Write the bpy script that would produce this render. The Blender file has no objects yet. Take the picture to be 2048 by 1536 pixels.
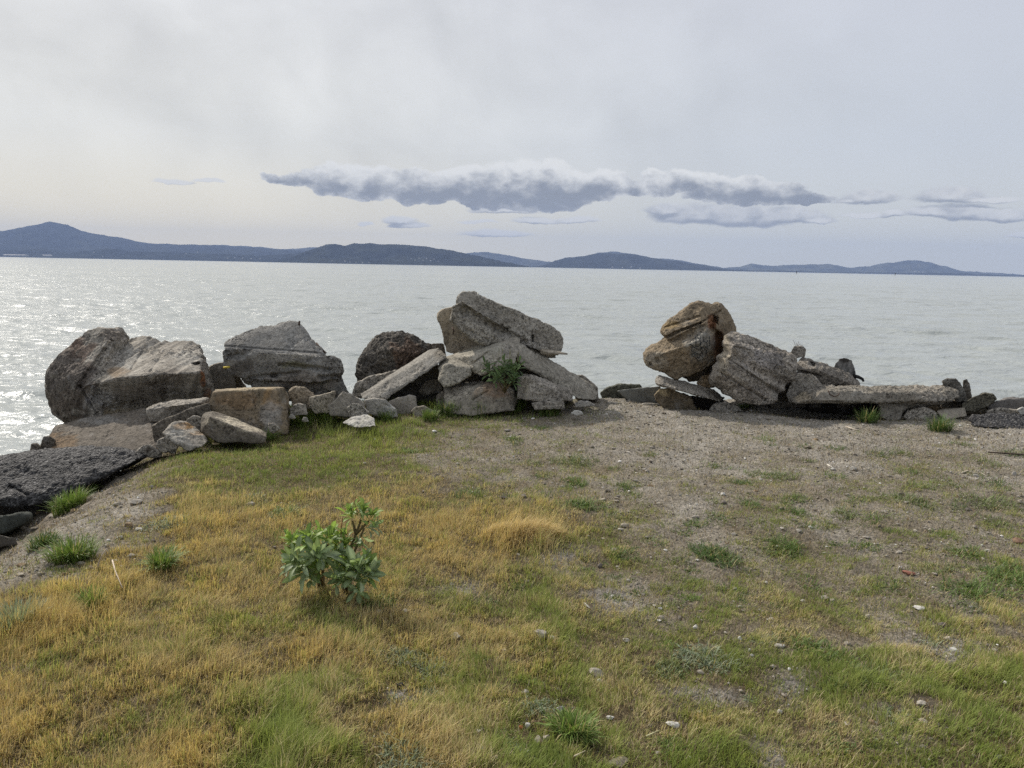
import bpy, bmesh, math, random
import numpy as np
from mathutils import Vector, Matrix
from mathutils.bvhtree import BVHTree
R = math.radians
sc = bpy.context.scene
random.seed(7)
rng = np.random.default_rng(7)

# ------------------------------------------------------------------ camera
F_PX, CX, CY = 1530.0, 1024.0, 768.0           # focal length and centre in photo pixels (2048 wide)
PITCH, ROLL, CAM_H = R(8.72), R(1.12), 1.65
CAM = np.array([0.0, 0.0, CAM_H])
cam_rot = Matrix.Rotation(R(90) - PITCH, 3, 'X') @ Matrix.Rotation(ROLL, 3, 'Z')
cd = bpy.data.cameras.new('camera')
co = bpy.data.objects.new('camera', cd)
sc.collection.objects.link(co)
co.matrix_world = Matrix.Translation(CAM) @ cam_rot.to_4x4()
cd.sensor_width = 36.0
cd.lens = 36.0 * F_PX / 2048.0
cd.clip_start, cd.clip_end = 0.05, 90000.0
sc.camera = co
RX = np.array(cam_rot.col[0]); UP = np.array(cam_rot.col[1]); FW = -np.array(cam_rot.col[2])

def ray(px, py):
    d = FW + RX * ((px - CX) / F_PX) - UP * ((py - CY) / F_PX)
    return d / d[1]
def P(px, py, Y):
    return CAM + ray(px, py) * Y
def proj(p):
    v = p - CAM
    f = np.maximum(v @ FW, 0.4)
    return CX + F_PX * (v @ RX) / f, CY - F_PX * (v @ UP) / f
def px2ang(px, py):
    d = ray(px, py)
    return math.atan2(d[0], d[1]), d[2] / math.hypot(d[0], d[1])

# ------------------------------------------------------------------ sun, sky, exposure
SUN_AZ, SUN_EL = R(-42), R(39)                 # azimuth from +Y (negative = left)
sun_dir = Vector((math.sin(SUN_AZ) * math.cos(SUN_EL), math.cos(SUN_AZ) * math.cos(SUN_EL), math.sin(SUN_EL)))
sl = bpy.data.lights.new('sun', 'SUN'); so = bpy.data.objects.new('sun', sl)
sc.collection.objects.link(so)
sl.energy, sl.angle, sl.color = 3.6, R(1.5), (1.0, 0.94, 0.85)
so.rotation_euler = (-sun_dir).to_track_quat('-Z', 'Y').to_euler()
so.location = (-20, 20, 30)
sc.view_settings.view_transform = 'Standard'
sc.view_settings.look = 'None'
sc.view_settings.exposure = 0.22
sc.view_settings.gamma = 1.0
sc.cycles.use_denoising = False
sc.cycles.denoiser = 'OPENIMAGEDENOISE'
sc.cycles.max_bounces = 6
sc.cycles.diffuse_bounces = 3
sc.cycles.glossy_bounces = 3
sc.cycles.transparent_max_bounces = 8
sc.cycles.volume_bounces = 0
sc.cycles.caustics_reflective = False
sc.cycles.caustics_refractive = False
sc.cycles.sample_clamp_indirect = 3.0
sc.cycles.sample_clamp_direct = 4.0

def lin(r, g, b):
    f = lambda c: (c / 255 / 12.92) if c / 255 <= 0.04045 else ((c / 255 + 0.055) / 1.055) ** 2.4
    return (f(r), f(g), f(b), 1.0)

class NT:
    """small helper to write node trees as expressions"""
    def __init__(s, tree):
        s.t = tree; tree.nodes.clear()
    def n(s, typ, **kw):
        x = s.t.nodes.new(typ)
        for k, v in kw.items():
            setattr(x, k, v)
        return x
    def put(s, sock, v):
        if v is None: return
        if hasattr(v, 'links') or isinstance(v, bpy.types.NodeSocket): s.t.links.new(v, sock)
        else: sock.default_value = v
    def m(s, op, a, b=None, c=None, clamp=False):
        x = s.n('ShaderNodeMath', operation=op, use_clamp=clamp)
        s.put(x.inputs[0], a); s.put(x.inputs[1], b); s.put(x.inputs[2], c)
        return x.outputs[0]
    def vm(s, op, a, b=None):
        x = s.n('ShaderNodeVectorMath', operation=op)
        s.put(x.inputs[0], a); s.put(x.inputs[1], b)
        return x.outputs['Value'] if op in ('DOT_PRODUCT', 'LENGTH', 'DISTANCE') else x.outputs[0]
    def mix(s, f, a, b, mode='MIX'):
        x = s.n('ShaderNodeMix', data_type='RGBA', blend_type=mode)
        s.put(x.inputs[0], f); s.put(x.inputs[6], a); s.put(x.inputs[7], b)
        return x.outputs[2]
    def rng(s, v, a, b, c=0.0, d=1.0, smooth=False):
        x = s.n('ShaderNodeMapRange', clamp=True, interpolation_type='SMOOTHSTEP' if smooth else 'LINEAR')
        s.put(x.inputs[0], v); s.put(x.inputs[1], a); s.put(x.inputs[2], b); s.put(x.inputs[3], c); s.put(x.inputs[4], d)
        return x.outputs[0]
    def noise(s, vec, scale, detail=4, rough=0.5, dist=0.0, lac=2.0):
        x = s.n('ShaderNodeTexNoise')
        s.put(x.inputs['Vector'], vec); s.put(x.inputs['Scale'], scale); s.put(x.inputs['Detail'], detail)
        s.put(x.inputs['Roughness'], rough); s.put(x.inputs['Distortion'], dist); s.put(x.inputs['Lacunarity'], lac)
        return x.outputs[0]
    def xyz(s, x_, y_, z_):
        x = s.n('ShaderNodeCombineXYZ')
        s.put(x.inputs[0], x_); s.put(x.inputs[1], y_); s.put(x.inputs[2], z_)
        return x.outputs[0]
    def sep(s, v):
        x = s.n('ShaderNodeSeparateXYZ'); s.put(x.inputs[0], v); return x.outputs
    def attr(s, name):
        return s.n('ShaderNodeAttribute', attribute_name=name).outputs

world = bpy.data.worlds.new("World"); sc.world = world; world.use_nodes = True
w = NT(world.node_tree)
D = w.n('ShaderNodeTexCoord').outputs['Generated']
dx, dy, dz = w.sep(D)
az = w.m('ARCTAN2', dx, dy)
hl = w.m('SQRT', w.m('ADD', w.m('MULTIPLY', dx, dx), w.m('MULTIPLY', dy, dy)))
te = w.m('DIVIDE', dz, w.m('MAXIMUM', hl, 0.05))                 # tangent of elevation
azn = w.rng(az, -0.62, 0.66)                                     # left edge .. right edge of view
low_c = w.mix(w.rng(az, -0.45, 0.35, smooth=True), lin(241, 229, 197), lin(212, 212, 203))
mid_c = w.mix(w.rng(az, -0.55, 0.62, smooth=True), lin(213, 212, 206), lin(196, 201, 207))
top_c = w.mix(w.rng(az, -0.35, 0.62, smooth=True), lin(214, 215, 217), lin(195, 198, 207))
sky_c = w.mix(w.rng(te, 0.0, 0.16, smooth=True), low_c, mid_c)
sky_c = w.mix(w.rng(te, 0.12, 0.42, smooth=True), sky_c, top_c)
# the far side of the sky, behind the viewer
sky_c = w.mix(w.rng(dy, 0.35, -0.6, smooth=True), sky_c, lin(184, 189, 197))
# high veil: broad soft streaks
sv = w.xyz(w.m('MULTIPLY', az, 1.6), w.m('MULTIPLY', te, 4.2), w.m('MULTIPLY', te, 0.6))
v1 = w.noise(sv, 1.6, 6, 0.52, 0.5)
sv2 = w.xyz(w.m('ADD', w.m('MULTIPLY', az, 6.5), w.m('MULTIPLY', te, 1.5)), w.m('MULTIPLY', te, 6.0), 3.0)
v2 = w.noise(sv2, 1.5, 6, 0.5, 0.3)
veil = w.m('ADD', w.m('MULTIPLY', w.m('SUBTRACT', v1, 0.5), 0.5), w.m('MULTIPLY', w.m('SUBTRACT', v2, 0.5), 0.42))
veil = w.m('MULTIPLY', veil, w.m('MULTIPLY', w.rng(az, 0.55, -0.2, 0.25, 1.0, True), w.rng(te, 0.03, 0.2, 0.25, 1.0, True)))
sky_c = w.vm('SCALE', sky_c)
w.t.nodes[-1].inputs['Scale'].default_value = 1.0
w.t.links.new(w.m('ADD', veil, 1.0), w.t.nodes[-2].inputs['Scale']) if False else None
_sc = [x for x in w.t.nodes if x.bl_idname == 'ShaderNodeVectorMath'][-1]
w.t.links.new(w.m('ADD', veil, 1.0), _sc.inputs['Scale'])
# glow of the veiled sun
sd = w.vm('DOT_PRODUCT', D, tuple(sun_dir))
g1 = w.m('POWER', w.m('MAXIMUM', sd, 0.0), 9.0)
g2 = w.m('POWER', w.m('MAXIMUM', sd, 0.0), 90.0)
glow = w.m('ADD', w.m('MULTIPLY', g1, 0.12), w.m('MULTIPLY', g2, 0.7))
glow_c = w.mix(1.0, (0, 0, 0, 1), (1.0, 0.97, 0.9, 1))
gsc = w.n('ShaderNodeVectorMath', operation='SCALE'); w.put(gsc.inputs[0], glow_c); w.put(gsc.inputs['Scale'], glow)
sky_c = w.vm('ADD', sky_c, gsc.outputs[0])
nish = w.n('ShaderNodeTexSky', sky_type='NISHITA', sun_disc=False)
nish.sun_elevation = SUN_EL; nish.sun_rotation = SUN_AZ
nsc = w.n('ShaderNodeVectorMath', operation='SCALE'); w.put(nsc.inputs[0], nish.outputs[0]); nsc.inputs['Scale'].default_value = 0.1
sky_c = w.mix(0.05, sky_c, nsc.outputs[0])

PXU = 1 / 1530.0
cp = w.xyz(az, te, 0.0)
def warp(vec, scale, detail, amp, off):
    nz = w.n('ShaderNodeTexNoise')
    w.put(nz.inputs['Vector'], w.vm('ADD', w.vm('MULTIPLY', vec, (1.0, 1.35, 1.0)), (0, 0, off))); nz.inputs['Scale'].default_value = scale
    nz.inputs['Detail'].default_value = detail; nz.inputs['Roughness'].default_value = 0.58
    d_ = w.vm('SUBTRACT', nz.outputs['Color'], (0.5, 0.5, 0.5))
    return w.vm('MULTIPLY', d_, (amp * PXU * 1.4, amp * PXU, 0))
wp = w.vm('ADD', w.vm('ADD', cp, warp(cp, 14.0, 2, 34, 1.3)), warp(cp, 40.0, 8, 34, 5.1))
wp = w.vm('MULTIPLY', wp, (1, 1, 0))
wp1 = wp
wp2 = w.vm('MULTIPLY', w.vm('ADD', cp, w.vm('MULTIPLY', w.vm('SUBTRACT', wp, cp), (0.6, 0.42, 0.0))), (1, 1, 0))
cvn = w.vm('MULTIPLY', cp, (1.0, 1.5, 1.0))
cn = w.noise(cvn, 42.0, 8, 0.62, 0.1)
cb1 = w.m('SUBTRACT', 1.0, w.m('ABSOLUTE', w.m('SUBTRACT', w.m('MULTIPLY', w.noise(cvn, 24.0, 6, 0.55, 0.1), 2.0), 1.0)))
def puffs(lst, kb=3.0, wp=None):
    f = None
    for (cx_, cy_, rx_, ry_) in lst:
        a_, t_ = px2ang(cx_, cy_)
        v_ = w.vm('MULTIPLY', w.vm('SUBTRACT', wp, (a_, t_, 0)), (1530.0 / rx_, 1530.0 / ry_, 0))
        v_ = w.vm('MAXIMUM', v_, w.vm('MULTIPLY', v_, (-1, -kb, 0)))
        e_ = w.m('SUBTRACT', 1.0, w.vm('LENGTH', v_))
        f = e_ if f is None else w.m('SMOOTH_MAX', f, e_, 0.12)
    return f
SMALL_PUFFS = [(800, 443, 42, 12), (815, 452, 48, 9), (725, 447, 16, 6), (1010, 422, 78, 13), (1072, 444, 58, 11), (1150, 443, 55, 10), (955, 446, 45, 6), (990, 470, 85, 10),
    (1340, 424, 60, 20), (1400, 436, 105, 32), (1480, 440, 115, 32), (1560, 436, 90, 26), (1625, 440, 44, 10), (1740, 402, 62, 20), (1700, 404, 34, 9), (1790, 431, 24, 11), (1730, 431, 42, 7),
    (1895, 399, 62, 24), (1965, 402, 62, 8), (1860, 430, 44, 14), (1930, 431, 66, 22), (2005, 433, 60, 17), (350, 366, 40, 7), (420, 364, 34, 6), (2040, 470, 30, 9)]
e2 = puffs(SMALL_PUFFS, 2.4, wp2)
e2up = puffs(SMALL_PUFFS, 2.4, w.vm('ADD', wp2, (0.001, 8 * PXU, 0)))
lit2 = w.m('SUBTRACT', e2, e2up)
e2 = w.m('ADD', e2, w.m('MULTIPLY', w.m('SUBTRACT', cn, 0.5), 0.35))
s2 = w.m('ADD', w.m('MULTIPLY', lit2, 0.9), w.m('ADD', w.m('MULTIPLY', w.m('SUBTRACT', cb1, 0.72), 0.7), w.m('MULTIPLY', w.m('SUBTRACT', cn, 0.5), 0.8)))
# sky side of the puffs is lit, the flat bases are in shade: compare with the field a little lower down
sky_c = w.mix(w.rng(e2, -0.06, 0.34, 0, 0.88, True), sky_c, w.mix(w.rng(s2, -0.35, 0.75, smooth=True), lin(138, 144, 154), lin(213, 214, 214)))
e1 = puffs([(560, 362, 34, 13), (610, 367, 55, 26), (690, 374, 82, 50), (755, 386, 85, 54), (840, 391, 92, 50), (905, 389, 72, 50), (965, 391, 72, 66), (1030, 397, 98, 78), (1100, 395, 82, 70),
    (1060, 407, 105, 32), (1160, 384, 66, 46), (1215, 382, 58, 46), (1260, 384, 42, 26), (1322, 376, 44, 34), (1375, 373, 62, 36), (1430, 390, 62, 38), (1490, 396, 76, 40), (1550, 398, 76, 32), (1610, 402, 52, 16)], 3.0, wp1)
e1 = w.m('ADD', e1, w.m('MULTIPLY', w.m('SUBTRACT', cn, 0.5), 0.22))
hgt = w.m('DIVIDE', w.m('SUBTRACT', te, w.m('ADD', w.m('MULTIPLY', az, -0.0), px2ang(1040, 408)[1])), 72 * PXU)
hgt = w.m('ADD', hgt, w.m('MULTIPLY', az, 0.06))
s1 = w.m('ADD', w.m('ADD', w.m('ADD', w.m('MULTIPLY', hgt, 0.72), w.m('MULTIPLY', w.m('SUBTRACT', w.noise(cvn, 13.0, 3, 0.5), 0.5), 1.2)), w.m('MULTIPLY', w.m('SUBTRACT', 0.42, e1), 0.6)), w.m('ADD', w.m('MULTIPLY', w.m('SUBTRACT', cb1, 0.72), 0.95), w.m('MULTIPLY', w.m('SUBTRACT', cn, 0.5), 1.0)))
sky_c = w.mix(w.rng(e1, -0.03, 0.13, 0, 0.95, True), sky_c, w.mix(w.rng(s1, 0.0, 1.05, smooth=True), lin(132, 138, 148), lin(221, 222, 221)))
# below the horizon: dull water grey
sky_c = w.mix(w.rng(te, -0.003, -0.05), sky_c, (0.25, 0.27, 0.28, 1))
bg = w.n('ShaderNodeBackground'); w.put(bg.inputs[0], sky_c); bg.inputs[1].default_value = 1.0
w.t.links.new(bg.outputs[0], w.n('ShaderNodeOutputWorld').inputs[0])
world.cycles.sampling_method = 'MANUAL'
world.cycles.sample_map_resolution = 512

# ------------------------------------------------------------------ numpy noise
_perm = rng.permutation(256)
_perm = np.concatenate([_perm, _perm, _perm])
_grad = rng.normal(size=(256, 3)); _grad /= np.linalg.norm(_grad, axis=1)[:, None]
def perlin(p):
    p = np.asarray(p, dtype=np.float64)
    i = np.floor(p).astype(np.int64); f = p - i
    u = f * f * f * (f * (f * 6 - 15) + 10)
    i &= 255
    out = 0
    for a in (0, 1):
        wx = u[:, 0] if a else 1 - u[:, 0]
        ia = _perm[(i[:, 0] + a) & 255]
        for b in (0, 1):
            wy = u[:, 1] if b else 1 - u[:, 1]
            ib = _perm[ia + ((i[:, 1] + b) & 255)]
            for c in (0, 1):
                wz = u[:, 2] if c else 1 - u[:, 2]
                g = _grad[_perm[ib + ((i[:, 2] + c) & 255)]]
                dt = g[:, 0] * (f[:, 0] - a) + g[:, 1] * (f[:, 1] - b) + g[:, 2] * (f[:, 2] - c)
                out = out + wx * wy * wz * dt
    return out * 1.5
def fbm(p, o=3, gain=0.5):
    s, a = 0, 1.0
    for k in range(o):
        s = s + a * perlin(p * (2.03 ** k) + 17.3 * k); a *= gain
    return s
def sstep(a, b, x):
    t = np.clip((x - a) / (b - a), 0, 1); return t * t * (3 - 2 * t)

# ------------------------------------------------------------------ object helpers
def link(o): sc.collection.objects.link(o); return o
def tag(o, label=None, cat=None, group=None, kind=None):
    if label: o['label'] = label
    if cat: o['category'] = cat
    if group: o['group'] = group
    if kind: o['kind'] = kind
    return o
def empty(name, loc, rz=0.0):
    o = bpy.data.objects.new(name, None); o.location = loc; o.rotation_euler = (0, 0, rz)
    o.empty_display_size = 0.1
    return link(o)
def mesh_np(name, V, F, mat=None, col=None, agg=None, smooth=True, parent=None, loc=None):
    """V (n,3); F list of face arrays (k,m) each of one face size"""
    me = bpy.data.meshes.new(name)
    V = np.asarray(V, dtype=np.float32)
    if loc is not None: V = V - np.asarray(loc, dtype=np.float32)
    if not isinstance(F, (list, tuple)): F = [F]
    me.vertices.add(len(V)); me.vertices.foreach_set('co', V.ravel())
    tot = sum(f.size for f in F); nf = sum(len(f) for f in F)
    me.loops.add(tot); me.polygons.add(nf)
    me.loops.foreach_set('vertex_index', np.concatenate([f.ravel() for f in F]).astype(np.int32))
    sizes = np.concatenate([np.full(len(f), f.shape[1]) for f in F])
    me.polygons.foreach_set('loop_start', (np.cumsum(sizes) - sizes).astype(np.int32))
    me.polygons.foreach_set('use_smooth', np.full(nf, smooth, dtype=bool))
    me.update(calc_edges=True)
    if col is not None:
        a = me.color_attributes.new('Col', 'FLOAT_COLOR', 'POINT')
        c = np.ones((len(V), 4), dtype=np.float32); c[:, :3] = col
        a.data.foreach_set('color', c.ravel())
    if agg is not None:
        a = me.attributes.new('agg', 'FLOAT', 'POINT'); a.data.foreach_set('value', np.asarray(agg, dtype=np.float32))
    if mat: me.materials.append(mat)
    o = link(bpy.data.objects.new(name, me))
    if loc is not None: o.location = tuple(float(q) for q in loc)
    if parent: o.parent = parent
    return o
def new_mat(name):
    m = bpy.data.materials.new(name); m.use_nodes = True
    return m, NT(m.node_tree)
def finish(nt, shader, vol=None):
    out = nt.n('ShaderNodeOutputMaterial')
    if shader is not None: nt.t.links.new(shader, out.inputs[0])
    if vol is not None: nt.t.links.new(vol, out.inputs[1])
def principled(nt, col, rough=0.8, spec=0.3, bump=None, bstr=0.5, bdist=0.01, **kw):
    b = nt.n('ShaderNodeBsdfPrincipled')
    nt.put(b.inputs['Base Color'], col); nt.put(b.inputs['Roughness'], rough); nt.put(b.inputs['Specular IOR Level'], spec)
    for k, v in kw.items(): nt.put(b.inputs[k], v)
    if bump is not None:
        bn = nt.n('ShaderNodeBump'); bn.inputs['Strength'].default_value = bstr; bn.inputs['Distance'].default_value = bdist
        nt.put(bn.inputs['Height'], bump); nt.t.links.new(bn.outputs[0], b.inputs['Normal'])
    return b.outputs[0]

# ------------------------------------------------------------------ materials
def mat_concrete():
    m, t = new_mat('concrete')
    oc = t.n('ShaderNodeTexCoord').outputs['Object']
    rnd = t.n('ShaderNodeObjectInfo').outputs['Random']
    vec = t.vm('ADD', oc, t.xyz(t.m('MULTIPLY', rnd, 37.0), t.m('MULTIPLY', rnd, 91.0), 0.0))
    col = t.attr('Col')[0]; agg = t.attr('agg')[2]
    big = t.noise(vec, 2.3, 5, 0.6)
    mid = t.noise(vec, 11.0, 6, 0.65)
    fine = t.noise(vec, 60.0, 5, 0.65)
    vo = t.n('ShaderNodeTexVoronoi', feature='F1'); t.put(vo.inputs['Vector'], vec); vo.inputs['Scale'].default_value = 52.0
    vo2 = t.n('ShaderNodeTexVoronoi', feature='F1'); t.put(vo2.inputs['Vector'], vec); vo2.inputs['Scale'].default_value = 115.0
    cell = t.sep(vo.outputs['Color'])[0]; cell2 = t.sep(vo2.outputs['Color'])[1]
    k = t.rng(big, 0.3, 0.7, 0.80, 1.18)
    k = t.m('MULTIPLY', k, t.rng(mid, 0.3, 0.72, 0.72, 1.25))
    k = t.m('MULTIPLY', k, t.rng(fine, 0.25, 0.75, 0.84, 1.14))
    peb = t.m('ADD', t.rng(cell, 0, 1, 0.55, 1.6), t.rng(cell2, 0, 1, -0.32, 0.40))
    k = t.m('MULTIPLY', k, t.m('ADD', t.m('MULTIPLY', t.m('SUBTRACT', peb, 1.0), agg), 1.0))
    # pits: dark voids where aggregate dropped out
    pit = t.rng(t.noise(vec, 34.0, 4, 0.65), 0.57, 0.64)
    pit = t.m('MULTIPLY', pit, t.m('ADD', t.m('MULTIPLY', agg, 0.75), 0.12))
    s_ = t.n('ShaderNodeVectorMath', operation='SCALE'); t.put(s_.inputs[0], col); t.put(s_.inputs['Scale'], k)
    c = t.mix(pit, s_.outputs[0], (0.035, 0.030, 0.025, 1))
    # lichen bloom, pale
    lic = t.rng(t.noise(vec, 6.0, 7, 0.72), 0.56, 0.66)
    c = t.mix(t.m('MULTIPLY', lic, 0.28), c, (0.40, 0.39, 0.36, 1))
    c = t.mix(t.m('MULTIPLY', t.rng(t.noise(vec, 3.1, 7, 0.7), 0.55, 0.7), 0.35), c, t.mix(0.5, (0.10, 0.075, 0.045, 1), c))
    hgt = t.m('ADD', t.m('MULTIPLY', mid, 0.9), t.m('MULTIPLY', fine, 0.35))
    hv = t.m('MULTIPLY', t.m('ADD', t.rng(vo.outputs['Distance'], 0, 0.7, 0.55, 0.0), t.rng(vo2.outputs['Distance'], 0, 0.7, 0.22, 0.0)), agg)
    hgt = t.m('SUBTRACT', t.m('ADD', hgt, hv), t.m('MULTIPLY', pit, 0.9))
    finish(t, principled(t, c, 0.92, 0.18, hgt, 0.85, 0.02))
    return m
def mat_attr(name, rough=0.8, spec=0.2, scale=30.0, amt=0.35, bd=0.004, bs=0.6):
    m, t = new_mat(name)
    oc = t.n('ShaderNodeTexCoord').outputs['Object']
    n = t.noise(oc, scale, 5, 0.6)
    s_ = t.n('ShaderNodeVectorMath', operation='SCALE'); t.put(s_.inputs[0], t.attr('Col')[0]); t.put(s_.inputs['Scale'], t.rng(n, 0.25, 0.75, 1 - amt, 1 + amt))
    finish(t, principled(t, s_.outputs[0], rough, spec, n, bs, bd))
    return m
def mat_leaf(name, trans=0.45, rough=0.5, spec=0.35, gain=1.0):
    m, t = new_mat(name)
    col = t.attr('Col')[0]
    pr = principled(t, col, rough, spec)
    tr = t.n('ShaderNodeBsdfTranslucent')
    c2 = t.mix(1.0, col, (1.08 * gain, 1.08 * gain, 0.8 * gain, 1), 'MULTIPLY')
    t.put(tr.inputs[0], c2)
    mx = t.n('ShaderNodeMixShader'); mx.inputs[0].default_value = trans
    t.t.links.new(pr, mx.inputs[1]); t.t.links.new(tr.outputs[0], mx.inputs[2])
    finish(t, mx.outputs[0])
    return m
def mat_soil():
    m, t = new_mat('soil')
    g = t.n('ShaderNodeNewGeometry').outputs['Position']
    col = t.attr('Col')[0]
    a = t.noise(g, 4.0, 6, 0.6); b = t.noise(g, 26.0, 7, 0.7); c = t.noise(g, 120.0, 4, 0.65)
    vo = t.n('ShaderNodeTexVoronoi', feature='F1'); t.put(vo.inputs['Vector'], g); vo.inputs['Scale'].default_value = 75.0
    cell = t.sep(vo.outputs['Color'])[0]
    k = t.m('MULTIPLY', t.rng(a, 0.3, 0.7, 0.8, 1.2), t.rng(b, 0.3, 0.7, 0.55, 1.35))
    k = t.m('MULTIPLY', k, t.rng(c, 0.3, 0.7, 0.75, 1.25))
    k = t.m('MULTIPLY', k, t.rng(cell, 0, 1, 0.72, 1.28))
    s_ = t.n('ShaderNodeVectorMath', operation='SCALE'); t.put(s_.inputs[0], col); t.put(s_.inputs['Scale'], k)
    cc = t.mix(t.rng(t.noise(g, 60.0, 4, 0.6), 0.64, 0.70, 0, 0.6), s_.outputs[0], (0.42, 0.39, 0.34, 1))
    cc = t.mix(t.rng(t.noise(g, 45.0, 4, 0.6), 0.60, 0.68, 0, 0.7), cc, (0.05, 0.04, 0.03, 1))
    h = t.m('ADD', t.m('ADD', t.m('MULTIPLY', b, 1.0), t.m('MULTIPLY', c, 0.35)), t.rng(vo.outputs['Distance'], 0, 0.7, 0.3, 0))
    finish(t, principled(t, cc, 0.95, 0.12, h, 0.9, 0.02))
    return m
def mat_asphalt():
    m, t = new_mat('asphalt')
    oc = t.n('ShaderNodeTexCoord').outputs['Object']
    vo = t.n('ShaderNodeTexVoronoi', feature='F1'); t.put(vo.inputs['Vector'], oc); vo.inputs['Scale'].default_value = 60.0
    cell = t.sep(vo.outputs['Color'])[0]
    n = t.noise(oc, 30.0, 5, 0.65)
    k = t.m('POWER', cell, 4.0)
    base = t.mix(t.rng(n, 0.3, 0.7), (0.013, 0.0125, 0.013, 1), (0.036, 0.034, 0.034, 1))
    c = t.mix(t.m('MULTIPLY', k, 0.7), base, (0.24, 0.23, 0.22, 1))
    h = t.m('ADD', t.rng(vo.outputs['Distance'], 0, 0.7, 1.0, 0.0), n)
    finish(t, principled(t, c, 0.75, 0.35, h, 0.9, 0.02))
    return m
def mat_water():
    m, t = new_mat('bay_water')
    g = t.n('ShaderNodeNewGeometry').outputs['Position']
    x, y, z = t.sep(g)
    # wind comes from the left: crests run mostly across the view
    v = t.xyz(t.m('MULTIPLY', x, 0.62), y, 0.0)
    n0 = t.noise(v, 0.15, 3, 0.5, 0.5)
    n1 = t.noise(v, 0.8, 3, 0.55, 0.6)
    n2 = t.noise(v, 2.8, 4, 0.6, 0.8)
    n3 = t.noise(t.xyz(t.m('MULTIPLY', x, 0.75), y, 5.0), 8.0, 4, 0.6, 0.5)
    h = t.m('ADD', t.m('ADD', t.m('MULTIPLY', n1, 0.26), t.m('MULTIPLY', n2, 0.10)), t.m('MULTIPLY', n3, 0.018))
    h = t.m('ADD', h, t.m('MULTIPLY', n0, 0.5))
    wind = t.rng(t.noise(t.xyz(t.m('MULTIPLY', x, 0.012), t.m('MULTIPLY', y, 0.03), 0.0), 1.0, 4, 0.6), 0.35, 0.65, 0.55, 1.3)
    bn = t.n('ShaderNodeBump'); bn.inputs['Strength'].default_value = 1.0
    bn.inputs['Distance'].default_value = 1.0
    t.put(bn.inputs['Height'], t.m('MULTIPLY', h, wind))
    b = t.n('ShaderNodeBsdfPrincipled')
    b.inputs['Base Color'].default_value = (0.335, 0.357, 0.338, 1)
    b.inputs['Roughness'].default_value = 0.17
    b.inputs['IOR'].default_value = 1.333
    t.t.links.new(bn.outputs[0], b.inputs['Normal'])
    finish(t, b.outputs[0])
    return m
def mat_hill(name, a, b):
    m, t = new_mat(name)
    g = t.n('ShaderNodeNewGeometry').outputs['Position']
    n = t.noise(g, 0.0022, 7, 0.62); n2 = t.noise(g, 0.012, 4, 0.6)
    c = t.mix(t.rng(n, 0.47, 0.60), a, b)
    s_ = t.n('ShaderNodeVectorMath', operation='SCALE'); t.put(s_.inputs[0], c); t.put(s_.inputs['Scale'], t.rng(n2, 0.3, 0.7, 0.7, 1.3))
    finish(t, principled(t, s_.outputs[0], 1.0, 0.0))
    return m
def mat_plain(name, c, rough=0.7, spec=0.3, metal=0.0):
    m, t = new_mat(name)
    n = t.noise(t.n('ShaderNodeTexCoord').outputs['Object'], 40.0, 4, 0.6)
    cc = t.mix(t.rng(n, 0.3, 0.7), tuple(q * 0.75 for q in c[:3]) + (1,), tuple(min(1, q * 1.2) for q in c[:3]) + (1,))
    finish(t, principled(t, cc, rough, spec, n, 0.3, 0.002, Metallic=metal))
    return m
M_CON = mat_concrete(); M_SOIL = mat_soil(); M_ASPH = mat_asphalt(); M_WATER = mat_water()
M_GRASS = mat_leaf('grass_blades', 0.36, 0.7, 0.1)
M_LEAF = mat_leaf('broad_leaf', 0.42, 0.5, 0.3)
M_WEED = mat_leaf('weed_leaf', 0.30, 0.55, 0.3)
M_STONE = mat_attr('stone', 0.9, 0.2, 45.0, 0.3, 0.006)
M_WOOD = mat_attr('weathered_wood', 0.9, 0.15, 25.0, 0.45, 0.006, 0.9)
M_RUST = mat_plain('rusty_steel', (0.06, 0.035, 0.022), 0.85, 0.3)
M_DARK = mat_plain('black_rubber', (0.02, 0.02, 0.02), 0.7, 0.3)
M_PAINT = mat_plain('spray_paint', (0.018, 0.026, 0.034), 0.8, 0.1)
M_WHITEWALL = mat_plain('white_wall', (0.55, 0.54, 0.52), 0.8)
M_ROOF = mat_plain('pale_roof', (0.45, 0.42, 0.4), 0.8)

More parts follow.
